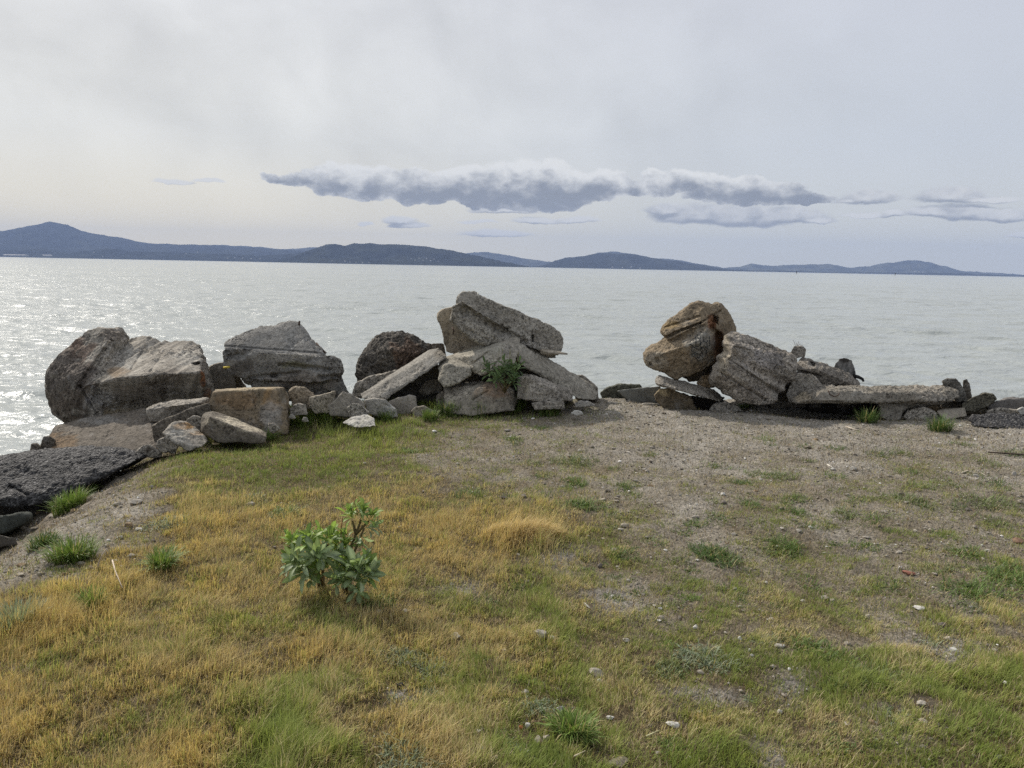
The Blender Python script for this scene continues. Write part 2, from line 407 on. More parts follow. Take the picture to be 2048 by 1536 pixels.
# ------------------------------------------------------------------ terrain
WATER_Z = -1.62
def interp(x, xs, ys): return np.interp(x, xs, ys)
def base_height(X, Y):
    X = np.asarray(X, float); Y = np.asarray(Y, float)
    xe = interp(Y, [-20, 1.5, 3.0, 4.2, 5.2, 6.2, 7.0, 7.6, 8.4, 9.5], [-3.6, -2.9, -2.55, -2.45, -2.45, -2.62, -2.92, -3.08, -3.2, -3.4])
    d = np.maximum(xe - X, 0)
    left = (0.50 + 0.28 * sstep(6.9, 7.8, Y)) * (np.sqrt(d * d + 0.09) - 0.3) + 0.10 * np.maximum(d - 1.4, 0)
    ye = interp(X, [-8, -4, -2.5, -1.0, 0.8, 2.0, 3.0, 3.8, 5.0, 6.0, 12, 40], [8.6, 8.7, 8.8, 9.3, 9.6, 9.6, 9.7, 9.6, 9.2, 9.0, 9.3, 9.0])
    e = np.maximum(Y - ye, 0)
    back = 0.62 * (np.sqrt(e * e + 0.04) - 0.2)
    z = -left - back
    z = z + 0.05 * np.exp(-(((X - 3.15) / 0.7) ** 2 + ((Y - 9.3) / 0.8) ** 2))
    z = z - 0.16 * np.exp(-(((X + 2.8) / 1.3) ** 2 + ((Y - 7.4) / 0.9) ** 2))
    z = z - 0.28 * np.exp(-(((X - 3.85) / 0.75) ** 2 + ((Y - 9.1) / 0.36) ** 2)) - 0.2 * np.exp(-(((X - 2.35) / 0.4) ** 2 + ((Y - 9.45) / 0.3) ** 2))
    return np.maximum(z, -3.2)
def height(X, Y):
    X = np.asarray(X, float); Y = np.asarray(Y, float)
    p = np.stack([X.ravel(), Y.ravel(), np.zeros(X.size)], 1)
    n = fbm(p * 0.8, 3) * 0.035 + fbm(p * 4.0 + 9, 2) * 0.010
    return base_height(X, Y) + n.reshape(X.shape)
def G(px, py):
    """point on the ground seen at that photo pixel"""
    d = ray(px, py); t = np.linspace(1.2, 16, 1500)
    X, Y, Z = d[0] * t, d[1] * t, CAM_H + d[2] * t
    h = height(X, Y)
    k = np.argmax(Z < h)
    if not (Z < h).any(): k = -1
    return np.array([X[k], Y[k], h[k]])

# cover / dryness maps of the turf: columns every 128 photo px, rows every 64 px from 800
def _map(s): return np.array([[int(c) for c in r] for r in s.split()], float) / 9.0
COVER = _map('00027887621000110 00157885432121220 01488874332121321 11298887643232322 11489999974343433 13799999985454343 48999999864656435 99999999985666556 99999999888776678 99999987787677679 99999998876776489 99999998787887688 99999998887888788')
DRY = _map('33321121112222112 33211222223333333 22211233333333333 23476777553333333 22788778963333333 24886678863333334 68777665453333356 88765667554344456 87667866654434435 87676466654444444 87773565444545454 77783474343343433 77772464343343333')
def sample(Mp, px, py):
    c = np.clip(px / 128.0, 0, Mp.shape[1] - 1.001); r = np.clip((py - 800) / 64.0, 0, Mp.shape[0] - 1.001)
    i, j = np.floor(r).astype(int), np.floor(c).astype(int); fr, fc = r - i, c - j
    return (Mp[i, j] * (1 - fr) * (1 - fc) + Mp[i + 1, j] * fr * (1 - fc) + Mp[i, j + 1] * (1 - fr) * fc + Mp[i + 1, j + 1] * fr * fc)
def turf(X, Y, Z):
    px, py = proj(np.stack([X, Y, Z], 1))
    p = np.stack([X, Y, Z * 0], 1)
    wx = fbm(p * 2.2 + 3, 2) * 60; wy = fbm(p * 2.2 + 31, 2) * 28
    c = sample(COVER, px + wx, py + wy); d = sample(DRY, px + wx, py + wy)
    c = c + 0.17 * sstep(950, 1150, px) * sstep(850, 930, py) * sstep(.6, .3, c) * sstep(-.3, .35, fbm(p * 1.3 + 71, 3) + .15)
    return px, py, c, d

def build_ground():
    xs = np.concatenate([np.linspace(-60, -9, 30)[:-1], np.linspace(-9, -6, 50)[:-1], np.arange(-6, 8, 0.028), np.linspace(8, 11, 50)[1:], np.linspace(11, 60, 30)[1:]])
    ys = np.concatenate([np.linspace(-50, 0, 30)[:-1], np.linspace(0, 1.9, 30)[:-1], np.arange(1.9, 9.9, 0.028), np.linspace(9.95, 14.5, 60)])
    Xg, Yg = np.meshgrid(xs, ys)
    X, Y = Xg.ravel(), Yg.ravel()
    Z = height(X, Y)
    px, py, cov, dry = turf(X, Y, Z)
    p = np.stack([X, Y, Z * 0], 1)
    bare = 1 - np.clip(cov * 1.3, 0, 1)
    Z = Z + (0.012 * np.abs(fbm(p * 9, 2)) + 0.009 * fbm(p * 26 + 5, 2)) * (0.4 + bare)
    slope = sstep(0.0, -0.35, base_height(X, Y))
    Z = Z + slope * 0.05 * fbm(p * 5 + 2, 3)
    dirt = np.array([0.325, 0.298, 0.255]); thatch = np.array([0.12, 0.092, 0.052]); slope_brown = np.array([0.17, 0.138, 0.10])
    k = np.clip(cov * 1.25 + 0.25 * fbm(p * 3 + 7, 3), 0, 1)[:, None]
    col = dirt * (1 - k) + thatch * k
    s2 = (slope * 0.75)[:, None]
    col = col * (1 - s2) + slope_brown * s2  # soil turns a darker brown on the slopes
    # grey gravelly pockets at lower right
    for (gx, gy, rx, ry) in ((1580, 1375, 45, 35), (1370, 1380, 40, 12), (1430, 1395, 60, 18), (1540, 1520, 45, 40), (1900, 1300, 90, 30), (1230, 1200, 60, 30), (1120, 1115, 60, 30), (930, 1180, 45, 25), (800, 1390, 30, 20)):
        q = np.exp(-(((px - gx) / rx) ** 2 + ((py - gy) / ry) ** 2))[:, None] * 0.9
        col = col * (1 - q) + np.array([0.24, 0.225, 0.205]) * q
    nx, ny = len(xs), len(ys)
    idx = np.arange(nx * ny).reshape(ny, nx)
    Fq = np.stack([idx[:-1, :-1].ravel(), idx[:-1, 1:].ravel(), idx[1:, 1:].ravel(), idx[1:, :-1].ravel()], 1)
    o = mesh_np('ground', np.stack([X, Y, Z], 1), [Fq], M_SOIL, col)
    tag(o, 'dirt and gravel headland with patches of turf', kind='structure')
build_ground()

def build_water():
    rr = np.concatenate([[2.5, 5.0], np.geomspace(8.0, 420, 900), np.geomspace(430, 18300, 40)])
    aa = np.concatenate([np.linspace(-100, -46, 40)[:-1], np.linspace(-46, 44, 1000), np.linspace(44, 100, 40)[1:]]) * math.pi / 180
    A, Rr = np.meshgrid(aa, rr)
    X, Y = (np.sin(A) * Rr).ravel(), (np.cos(A) * Rr).ravel(); rad = Rr.ravel()
    sp = np.maximum(rad * 0.0044, rad * 0.0016)
    Z = np.zeros_like(X)
    g = np.random.default_rng(5)
    grp = fbm(np.stack([X * .05, Y * .05, X * 0], 1), 3); grp2 = fbm(np.stack([X * .4, Y * .4, X * 0 + 9], 1), 2)
    for k in range(40):
        lam = 0.28 * (1.095 ** k)                               # 0.28 m to about 17 m
        th = R(-115) + g.normal(0, 0.55)                        # wind from the left and beyond
        ph = (X * math.cos(th) + Y * math.sin(th)) * 2 * math.pi / lam + g.uniform(0, 6.28) + grp2 * 2.5
        a = 0.0046 * lam ** 0.62 * g.uniform(.6, 1.3)
        fade = sstep(2.2, 4.5, lam / sp)
        Z += a * fade * (np.sin(ph) + .25 * np.sin(2 * ph + .5)) * (1 + .5 * (grp if k % 2 else grp2))
    Z *= sstep(600, 260, rad)
    na, nr = len(aa), len(rr); idx = np.arange(na * nr).reshape(nr, na)
    Fq = np.stack([idx[:-1, :-1].ravel(), idx[:-1, 1:].ravel(), idx[1:, 1:].ravel(), idx[1:, :-1].ravel()], 1)
    return mesh_np('water', np.stack([X, Y, WATER_Z + Z], 1), [Fq[:, ::-1]], M_WATER)
o = build_water()
tag(o, 'rippled grey green bay water reaching the far shore', kind='structure')

# ------------------------------------------------------------------ hills across the bay
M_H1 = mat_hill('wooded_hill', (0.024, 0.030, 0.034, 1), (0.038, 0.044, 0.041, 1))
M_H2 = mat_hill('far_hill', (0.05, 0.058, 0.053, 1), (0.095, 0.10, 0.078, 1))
def hill(name, label, pts, Dm, W, mat, rough_px=2.0, seed=0):
    pts = np.array(pts, float)
    us = np.arange(pts[0, 0], pts[-1, 0], 2.2)
    sky = np.interp(us, pts[:, 0], pts[:, 1])
    q = np.stack([us / 26.0 + seed * 7.7, us * 0 + seed, us * 0], 1)
    hz = 513.6 + 0.0195 * us
    lift = np.clip((hz - sky) / 6.0, 0, 1)
    sky = sky + (fbm(q, 2) * 1.2 - np.abs(fbm(q * 5 + 3, 2)) * 1.3) * rough_px * 0.8 * lift
    ts = np.concatenate([-np.linspace(1, 0, 26)[:-1] ** 1.3, np.linspace(0, 1, 9)])
    V = []
    base_z = -5.0
    for t in ts:
        pt = np.stack([CAM + ray(u, s) * Dm for u, s in zip(us, sky)])
        crest = pt[:, 2]
        yy = Dm + t * W
        x = pt[:, 0] * (1 + 0.35 * t * W / Dm)
        pr = np.stack([x / 420.0, np.full(len(x), yy / 420.0), np.full(len(x), seed * 3.3)], 1)
        rav = 1 - 0.55 * np.abs(fbm(pr, 4)) * min(1, abs(t) * 3) - 0.16 * abs(t)
        prof = (1 - abs(t) ** 1.15) * rav
        z = base_z + (crest - base_z) * np.clip(prof, 0, 1)
        V.append(np.stack([x, np.full(len(x), yy), z], 1))
    V = np.concatenate(V)
    nt, nu = len(ts), len(us)
    idx = np.arange(nt * nu).reshape(nt, nu)
    Fq = np.stack([idx[:-1, :-1].ravel(), idx[:-1, 1:].ravel(), idx[1:, 1:].ravel(), idx[1:, :-1].ravel()], 1)
    o = mesh_np(name, V, [Fq], mat)
    return tag(o, label, kind='structure')
hill('mountain', 'tall blue peaked mountain at far left beyond the bay', [(-500, 500), (-300, 478), (-150, 468), (-60, 468), (0, 463), (20, 460), (50, 453), (75, 450), (88, 446), (100, 444), (118, 447), (135, 450), (160, 461), (190, 468), (250, 477), (275, 483), (300, 487), (350, 489), (430, 491), (480, 494), (540, 497), (600, 501), (640, 506), (720, 522)], 14000, 2600, M_H1, 1.6, 1)
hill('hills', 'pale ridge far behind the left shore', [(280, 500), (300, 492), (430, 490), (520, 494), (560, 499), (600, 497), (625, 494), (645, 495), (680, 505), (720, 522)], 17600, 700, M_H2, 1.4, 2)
hill('foothills', 'low dark wooded foothills along the left shore', [(-500, 500), (-200, 503), (0, 501), (60, 499), (80, 499), (130, 506), (170, 503), (200, 498), (215, 497), (260, 503), (330, 505), (400, 507), (480, 509), (520, 512), (560, 509), (600, 506), (650, 510), (700, 526)], 10500, 700, M_H1, 1.8, 3)
hill('hills', 'dark wooded hill across the bay at centre left', [(520, 524), (560, 520), (590, 511), (620, 500), (640, 494), (655, 489), (668, 488), (690, 491), (708, 487), (740, 487), (760, 489), (800, 489), (850, 493), (900, 501), (950, 511), (1000, 522), (1040, 530), (1075, 536)], 8800, 1000, M_H1, 1.6, 4)
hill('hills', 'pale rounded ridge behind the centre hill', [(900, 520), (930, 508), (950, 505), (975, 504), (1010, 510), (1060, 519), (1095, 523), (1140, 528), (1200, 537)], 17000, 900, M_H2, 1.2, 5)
hill('hills', 'broad dark hill across the bay right of centre', [(1050, 536), (1090, 530), (1110, 522), (1130, 516), (1165, 513), (1190, 507), (1212, 506), (1235, 508), (1260, 508), (1290, 514), (1340, 521), (1400, 530), (1440, 537), (1500, 541), (1560, 546)], 12000, 1300, M_H1, 1.6, 6)
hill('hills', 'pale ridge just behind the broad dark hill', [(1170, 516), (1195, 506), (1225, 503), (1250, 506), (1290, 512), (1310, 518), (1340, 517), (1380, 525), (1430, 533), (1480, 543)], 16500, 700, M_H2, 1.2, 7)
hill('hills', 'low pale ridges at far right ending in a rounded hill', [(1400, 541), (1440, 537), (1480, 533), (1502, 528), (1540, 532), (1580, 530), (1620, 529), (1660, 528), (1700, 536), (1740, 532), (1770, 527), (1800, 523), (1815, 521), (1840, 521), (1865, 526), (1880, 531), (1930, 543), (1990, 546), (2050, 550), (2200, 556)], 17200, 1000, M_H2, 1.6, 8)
hill('shoreline', 'thin dark strip of far shore at right', [(1380, 543), (1440, 539), (1500, 541), (1560, 541), (1640, 544), (1760, 545), (1840, 546), (1900, 546), (2000, 550), (2100, 552), (2400, 560)], 13500, 400, M_H1, 1.4, 9)

# ------------------------------------------------------------------ rocks
TINT = dict(grey=(0.315, 0.285, 0.24), dark=(0.17, 0.148, 0.118), warm=(0.32, 0.265, 0.195), brown=(0.25, 0.18, 0.105),
            pale=(0.37, 0.345, 0.30), white=(0.52, 0.50, 0.45), tan=(0.34, 0.30, 0.235), black=(0.04, 0.04, 0.04))
RUST = (0.19, 0.075, 0.025); ORANGE = (0.30, 0.16, 0.045); LICH = (0.45, 0.43, 0.38); DARK_BROWN = (0.07, 0.055, 0.04); OLIVE = (0.14, 0.13, 0.06)  # the near-black brown is a plain patch tone
rock_bvh = {}
def rock(name, label, cat, Y0, hulls, T=0.6, vox=0.014, tint='grey', amp=1.0, agg=0.7, cast=(), groove=None, dents=(), patches=(), group=None, mat=None, smooth=1, back=0.9, keep=False):
    bm = bmesh.new()
    for hpts in hulls:
        h = [tuple(q) + (0,) * (3 - len(q)) for q in hpts]
        cx = sum(q[0] for q in h) / len(h); cy = sum(q[1] for q in h) / len(h)
        b2 = bmesh.new()
        for q in h:
            b2.verts.new(P(q[0], q[1], Y0 + q[2]))
            r = random.uniform(0.8, 1.15)
            b2.verts.new(P(cx + (q[0] - cx) * back, cy + (q[1] - cy) * back, Y0 + q[2] * 0.4 + T * r))
        g = bmesh.ops.convex_hull(b2, input=b2.verts)
        junk = [e for e in set(g['geom_interior'] + g['geom_unused']) if isinstance(e, bmesh.types.BMVert) and e.is_valid]
        if junk: bmesh.ops.delete(b2, geom=junk, context='VERTS')
        tmp = bpy.data.meshes.new('t'); b2.to_mesh(tmp); b2.free()
        bm.from_mesh(tmp); bpy.data.meshes.remove(tmp)
    bmesh.ops.recalc_face_normals(bm, faces=bm.faces)
    me = bpy.data.meshes.new('tmp'); bm.to_mesh(me); bm.free()
    o = link(bpy.data.objects.new('tmp', me))
    md = o.modifiers.new('r', 'REMESH'); md.mode = 'VOXEL'; md.voxel_size = vox; md.adaptivity = 0.0
    if smooth:
        ms = o.modifiers.new('s', 'SMOOTH'); ms.factor = 0.5; ms.iterations = smooth
    dg = bpy.context.evaluated_depsgraph_get()
    ev = o.evaluated_get(dg); em = ev.to_mesh()
    n = len(em.vertices)
    V = np.empty(n * 3, np.float32); em.vertices.foreach_get('co', V); V = V.reshape(-1, 3).astype(float)
    N = np.empty(n * 3, np.float32); em.vertex_normals.foreach_get('vector', N); N = N.reshape(-1, 3).astype(float)
    ls = np.empty(len(em.polygons), np.int32); em.polygons.foreach_get('loop_total', ls)
    li = np.empty(len(em.loops), np.int32); em.loops.foreach_get('vertex_index', li)
    ev.to_mesh_clear(); bpy.data.objects.remove(o); bpy.data.meshes.remove(me)
    st = np.cumsum(ls) - ls
    FF = []
    for k in (3, 4):
        s = st[ls == k]
        if len(s): FF.append(np.stack([li[s + j] for j in range(k)], 1))
    off = np.array([rng.uniform(0, 60) for _ in range(3)])
    Pn = V + off
    smoothm = np.zeros(n)
    for c in cast:
        c = np.array(c[:3], float); c /= np.linalg.norm(c)
        smoothm = np.maximum(smoothm, sstep(0.86, 0.96, N @ c))
    smoothm *= sstep(-0.25, 0.0, fbm(Pn * 2.6, 3) + 0.12)          # broken edges eat into cast faces
    rough = 1 - smoothm
    size = np.ptp(V, axis=0).max(); s = min(1.0, size / 0.9)
    d = amp * s * (0.030 * fbm(Pn * 2.8 / s, 2) * (0.3 + 0.7 * rough)
                   + 0.014 * fbm(Pn * 9.0, 2) * (0.12 + 0.88 * rough)
                   - 0.014 * np.abs(fbm(Pn * 6.0 + 50, 3)) * rough)
    d += amp * (0.011 * fbm(Pn * 26.0, 2) - 0.008 * sstep(.15, .5, fbm(Pn * 17.0 + 8, 2))) * rough * (0.35 + agg * 0.65)
    if groove:
        ax = np.array(groove[0], float); ax /= np.linalg.norm(ax)
        u = (V @ ax) * groove[1] + 0.25 * fbm(Pn * 1.5, 2)
        g1 = perlin(np.stack([u, u * 0 + 3.1, u * 0], 1))
        gw = 1.0
        if len(groove) > 3:
            gx, gy = proj(V); a0, b0, a1, b1 = groove[3]
            gw = sstep(0, 10, ((gx - a0) * (b1 - b0) - (gy - b0) * (a1 - a0)) / math.hypot(a1 - a0, b1 - b0))
        d += groove[2] * (-np.abs(g1) * 1.6 + 0.3) * gw
    V = V + N * d[:, None]
    if name == 'rubble_chunk': V = V - N * d[:, None] * .3
    px, py = proj(V)
    view = V - CAM; dist = np.linalg.norm(view, axis=1); view /= dist[:, None]
    facing = (N * view).sum(1) < 0.3
    for (ax, ay, bx, by, rp, dep) in dents:
        vx, vy = bx - ax, by - ay; L = max(vx * vx + vy * vy, 1e-6)
        tt = np.clip(((px - ax) * vx + (py - ay) * vy) / L, 0, 1)
        dd = np.hypot(px - ax - tt * vx, py - ay - tt * vy) + fbm(Pn * 14, 2) * rp * 0.4
        V += view * (facing * dep * sstep(rp, rp * 0.25, dd))[:, None]
    base = np.array(TINT[tint] if isinstance(tint, str) else tint)
    col = np.tile(base, (n, 1)) * (1 + 0.16 * fbm(Pn * 1.7, 2))[:, None]
    col *= (1 - 0.14 * rough * agg)[:, None]
    if groove:
        st_ = perlin(np.stack([u * 1.7, fbm(Pn * 2, 1) * .4, u * 0 + 8], 1)) + .6 * perlin(np.stack([u * 4.3, u * 0 + 2, fbm(Pn * 3, 1) * .5], 1))
        col *= (1 + .55 * st_ * gw)[:, None].clip(.5, 1.6) if np.ndim(gw) else (1 + .40 * st_)[:, None].clip(.5, 1.6)
    for pt in patches:
        qx, qy, rp, pc, ps = pt[:5]; ry = pt[5] if len(pt) > 5 else rp
        e = np.hypot((px - qx) / rp, (py - qy) / ry) + 0.55 * fbm(Pn * 7 + 11, 3)
        k = (sstep(1.05, 0.55, e) * ps * facing)[:, None]
        col = col * (1 - k) + np.array(pc) * (0.8 + 0.4 * (fbm(Pn * 20, 2) + 0.5))[:, None] * k
    lo = V.min(0); hi = V.max(0)
    loc = np.array([(lo[0] + hi[0]) / 2, (lo[1] + hi[1]) / 2, lo[2]])
    o = mesh_np(name, V, FF, mat or M_CON, np.clip(col, 0.01, 0.9), agg=np.clip(agg * (0.45 + 0.55 * rough), 0, 1), loc=loc)
    tag(o, label, cat, group)
    if keep:
        rock_bvh[keep] = BVHTree.FromPolygons([tuple(v) for v in V], [tuple(int(i) for i in f) for F_ in FF for f in F_])
    return o
def tube(name, pts, rad, mat, parent=None, col=None, seg=7, taper=None, wob=0.0):
    pts = np.array(pts, float); n = len(pts)
    V = []; 
    for i in range(n):
        t = pts[min(i + 1, n - 1)] - pts[max(i - 1, 0)]; t /= np.linalg.norm(t) + 1e-9
        a = np.cross(t, [0.13, 0.2, 0.97]); a /= np.linalg.norm(a) + 1e-9; b = np.cross(t, a)
        r = rad * (1 if taper is None else np.interp(i / max(n - 1, 1), [0, 1], taper))
        for k in range(seg):
            th = 2 * math.pi * k / seg; rr = r * (1 + wob * math.sin(3.1 * k + i * 1.7))
            V.append(pts[i] + a * math.cos(th) * rr + b * math.sin(th) * rr)
    V += [pts[0], pts[-1]]
    Fq = []; Ft = []
    for i in range(n - 1):
        for k in range(seg):
            Fq.append((i * seg + k, i * seg + (k + 1) % seg, (i + 1) * seg + (k + 1) % seg, (i + 1) * seg + k))
    for k in range(seg):
        Ft.append((n * seg, (k + 1) % seg, k)); Ft.append((n * seg + 1, (n - 1) * seg + k, (n - 1) * seg + (k + 1) % seg))
    V = np.array(V)
    c = np.tile(col if col is not None else (0.3, 0.3, 0.3), (len(V), 1))
    if parent is not None:
        V = V - np.array(parent.location); o = mesh_np(name, V, [np.array(Fq), np.array(Ft)], mat, c, parent=parent)
    else:
        loc = V.mean(0); loc[2] = V[:, 2].min()
        o = mesh_np(name, V, [np.array(Fq), np.array(Ft)], mat, c, loc=loc)
    return o

SLAB = 'concrete slab'; BLK = 'concrete block'; RK = 'rock'
# --- far left group
r1 = rock('concrete_block', 'largest concrete block at far left with a thick pebbly slab on its left end', BLK, 8.7,
     [[(180, 658, .6), (200, 655, .6), (245, 657, .9), (258, 676, .9), (222, 690, .35), (160, 772, .0), (200, 838, .15), (140, 852, .3), (104, 828, .3), (86, 778, .35), (90, 742, .4), (128, 700, .5)],
      [(214, 694, .9), (255, 678, 1.0), (300, 673, 1.0), (312, 680, 1.0)], 
      [(205, 700, .8), (258, 684, 1.0), (320, 685, 1.0), (385, 682, 1.0), (404, 690, .95), (412, 730, .6), (434, 790, .5), (162, 773, .0), (240, 756, -.12), (310, 749, -.12), (400, 745, .05), (205, 832, .4), (300, 824, .45), (425, 806, .5)],
      [(255, 684, .95), (300, 674, 1.0), (314, 680, 1.0), (345, 690, 1.0), (330, 700, .8), (270, 700, .7)]],
     T=.9, tint='grey', agg=.75, cast=[(0, -.45, .9), (.1, -.8, -.6)], groove=((.85, -.1, -.55), 8.0, .030, (250, 670, 165, 775)),
     dents=[(222, 688, 160, 772, 9, .08), (160, 772, 196, 830, 4, .06), (300, 678, 262, 740, 3, .03), (330, 700, 300, 745, 3, .025), (388, 729, 397, 727, 5, .12)],
     patches=[(135, 760, 62, (0.125, 0.10, 0.082), .9, 110), (225, 668, 30, (.16, .135, .11), .8, 16), (165, 700, 30, (0.17, 0.11, 0.08), .6), (120, 800, 60, DARK_BROWN, .55), (130, 750, 55, (0.13, .115, .10), .5), (235, 745, 26, ORANGE, .35, 12), (406, 760, 6, RUST, .9, 26), (415, 790, 8, RUST, .7, 16), (280, 790, 60, (0.16, .13, .10), .5, 26), (340, 765, 36, (.14, .12, .10), .6), (250, 710, 40, LICH, .4, 26), (340, 700, 30, (.28, .25, .21), .5), (200, 800, 40, (.36, .36, .36), .35, 25), (375, 715, 35, LICH, .35, 20)])
rock('concrete_block', 'small grey block wedged between the two big left blocks, partly hidden', BLK, 9.8, [[(418, 732), (440, 724), (462, 724), (468, 750), (474, 785), (420, 790)]], T=.5, tint='grey', cast=[(0, -1, .2)])
rock('rubble_chunk', 'tiny grey chunk glimpsed in the gap under the grey slab topped block', RK, 10.0, [[(460, 752), (476, 750), (492, 772), (496, 792), (460, 792)]], T=.3, tint='grey', vox=.012)
r3 = rock('concrete_block', 'grey block with a smooth triangular upper slab over a rough broken lower layer', BLK, 9.0,
     [[(446, 687, .35), (447, 700, .25), (470, 672, .5), (520, 654, .6), (560, 650, .65), (572, 648, .65), (585, 641, .65), (598, 642, .65), (610, 660, .6), (652, 708, .25), (640, 700, .3)],
      [(447, 701, .12), (520, 704, .0), (600, 708, .0), (655, 712, .1), (682, 717, .2), (692, 742, .2), (688, 760, .25), (640, 764, .05), (520, 762, .1), (470, 752, .12), (449, 735, .12), (446, 716, .15)],
      [(495, 745, .18), (600, 740, .1), (684, 745, .25), (698, 785, .3), (692, 800, .3), (510, 805, .25), (506, 768, .25)],
      [(450, 710, .1), (470, 740, .1), (492, 765, .15), (510, 768, .2), (515, 730, .05)]],
     T=.85, tint=(.235, .225, .205), agg=.8, amp=1.1, cast=[(0, -1, .4), (0, -1, .1), (0, -.8, .7)],
     dents=[(452, 704, 500, 704, 6, .05), (458, 712, 485, 712, 7, .08), (560, 728, 660, 740, 5, .06), (500, 755, 600, 745, 5, .05), (545, 750, 552, 752, 7, .10), (450, 692, 640, 706, 2.5, .025), (640, 755, 690, 752, 6, .06)],
     patches=[(590, 730, 35, OLIVE, .6, 10), (540, 715, 80, LICH, .25, 10), (600, 765, 70, (.26, .22, .18), .5, 25), (480, 735, 30, DARK_BROWN, .5)])
tube('rebar', [P(598, 652, 9.6), P(599, 642, 9.6)], .012, M_RUST, r3)
tube('rebar', [P(633, 686, 9.4), P(640, 696, 9.35), P(652, 706, 9.3)], .011, M_RUST, r3)
tube('plastic_peg', [P(448, 735, 9.06), P(458, 734, 9.0)], .014, mat_plain('yellow_plastic', (.55, .42, .06)), r3)
rock('concrete_block', 'long brown stained rectangular block in front of the gap between the left blocks', BLK, 7.75,
     [[(424, 783, .1), (572, 775, .15), (430, 779, .45), (560, 773, .45), (579, 790, .25), (582, 830, .2), (575, 868, 0), (500, 880, -.05), (412, 850, .05), (416, 820, .08)]],
     T=.5, tint=(.215, .17, .115), agg=.55, amp=.7, cast=[(0, -1, 0), (0, -1, .3), (0, 0, 1)], dents=[(415, 822, 575, 820, 1.6, .012)],
     patches=[(480, 800, 50, (.20, .13, .07), .6, 20), (490, 777, 90, (.40, .33, .22), .7, 6), (540, 800, 25, ORANGE, .4), (540, 830, 30, (.30, .29, .27), .6), (560, 790, 18, (.2, .17, .13), .6), (470, 855, 60, (.22, .2, .18), .6, 20)])  # thin pale patch along the upper edge paints the sunlit top
rock('concrete_slab', 'tilted slab with a smooth pale top leaning against the brown rectangular block', SLAB, 7.15,
     [[(401, 834, .15), (408, 826, .3), (426, 821, .5), (440, 825, .55), (480, 841, .5), (535, 865, .3), (534, 874, .0), (529, 886, -.05), (440, 886, -.05), (400, 866, .0), (420, 834, -.02), (480, 856, -.05)]],
     T=.3, tint='dark', agg=.6, amp=.5, vox=.011, cast=[(.2, -.3, 1), (0, -.3, 1), (0, -1, 0)], patches=[(470, 843, 60, (.42, .37, .28), .9, 12), (500, 857, 30, (.42, .37, .28), .9, 8)])  # pale strip over the dark tint paints the top face as lit
rock('rubble_chunk', 'small pointed chunk poking out at the right end of the tilted pale topped slab', RK, 7.2, [[(536, 845), (548, 846), (562, 856), (548, 868), (538, 862)]], T=.15, tint='grey', vox=.01)
rock('concrete_slab', 'broken piece with an orange lichen stripe at the foot of the left pile', SLAB, 6.75,
     [[(344, 845, .2), (356, 841, .35), (374, 843, .4), (400, 860, .35), (419, 882, .2), (404, 895, .05), (376, 904, .0), (350, 888, .0), (334, 872, .05), (324, 866, .1)]],
     T=.3, tint='grey', agg=.5, cast=[(.3, -.6, .8)], patches=[(372, 852, 30, ORANGE, .8, 7), (398, 866, 20, ORANGE, .5, 8), (350, 868, 22, LICH, .4)])
rock('rubble_chunk', 'grey angular chunk just left of the orange lichened piece', RK, 6.8, [[(315, 880), (340, 868), (358, 892), (350, 908), (320, 905), (312, 893)]], T=.25, tint='grey', vox=.011)
rock('rubble_chunk', 'jagged low grey chunk where the black asphalt meets the dirt', RK, 6.85, [[(270, 905), (286, 890), (300, 888), (312, 898), (325, 905), (320, 915), (275, 916)]], T=.25, tint='grey', vox=.011, patches=[(298, 898, 8, DARK_BROWN, .8)])
rock('concrete_slab', 'curved thin slab lying between the largest left block and the brown rectangular block', SLAB, 8.05,
     [[(292, 818, .1), (318, 806, .1), (370, 798, .15), (418, 796, .2), (416, 818, .15), (375, 834, .1), (330, 845, .1), (300, 846, .1), (294, 832, .1), (340, 812, -.02), (400, 805, .0)]], T=.55, tint='grey', agg=.6, amp=.8, cast=[(0, -1, .2)], dents=[(375, 806, 380, 812, 3, .03)])
rock('rubble_chunk', 'rounded grey chunk between the orange lichened piece and the tilted slab', RK, 7.4, [[(374, 838), (388, 830), (402, 834), (410, 850), (405, 862), (385, 858), (372, 848)]], T=.3, tint='grey', vox=.011)
rock('rubble_chunk', 'dark chunk hidden in the shadow below the curved thin slab', RK, 7.75, [[(300, 850), (350, 830), (420, 805), (430, 850), (345, 885), (305, 892)]], T=.5, tint='dark')
rock('concrete_slab', 'wide sloping brown slab under the largest left block above the black asphalt', SLAB, 7.55,
     [[(112, 852, 1.1), (150, 838, 1.15), (205, 832, 1.15), (290, 816, 1.0), (312, 830, .8), (335, 852, .5), (332, 880, .2), (300, 912, .0), (250, 915, .0), (70, 912, .3), (72, 902, .45)]],
     T=.9, tint=(.165, .142, .115), agg=.7, amp=.75, cast=[(0, -.6, .8)], patches=[(120, 885, 42, (.21, .135, .07), .6, 22), (200, 840, 60, (.25, .24, .22), .5, 10), (310, 860, 30, (.17, .145, .12), .5)])
rock('rubble_chunk', 'dark jagged chunk at the waterline left of the wide sloping slab', RK, 8.0, [[(80, 893), (86, 874), (100, 872), (112, 880), (108, 900), (82, 903)]], T=.4, tint='dark', vox=.012)
rock('rubble_chunk', 'small dark chunk lowest and leftmost at the waterline beside the asphalt', RK, 7.9, [[(60, 900), (63, 888), (74, 886), (84, 895), (80, 910), (60, 910)]], T=.4, tint='dark', vox=.012)
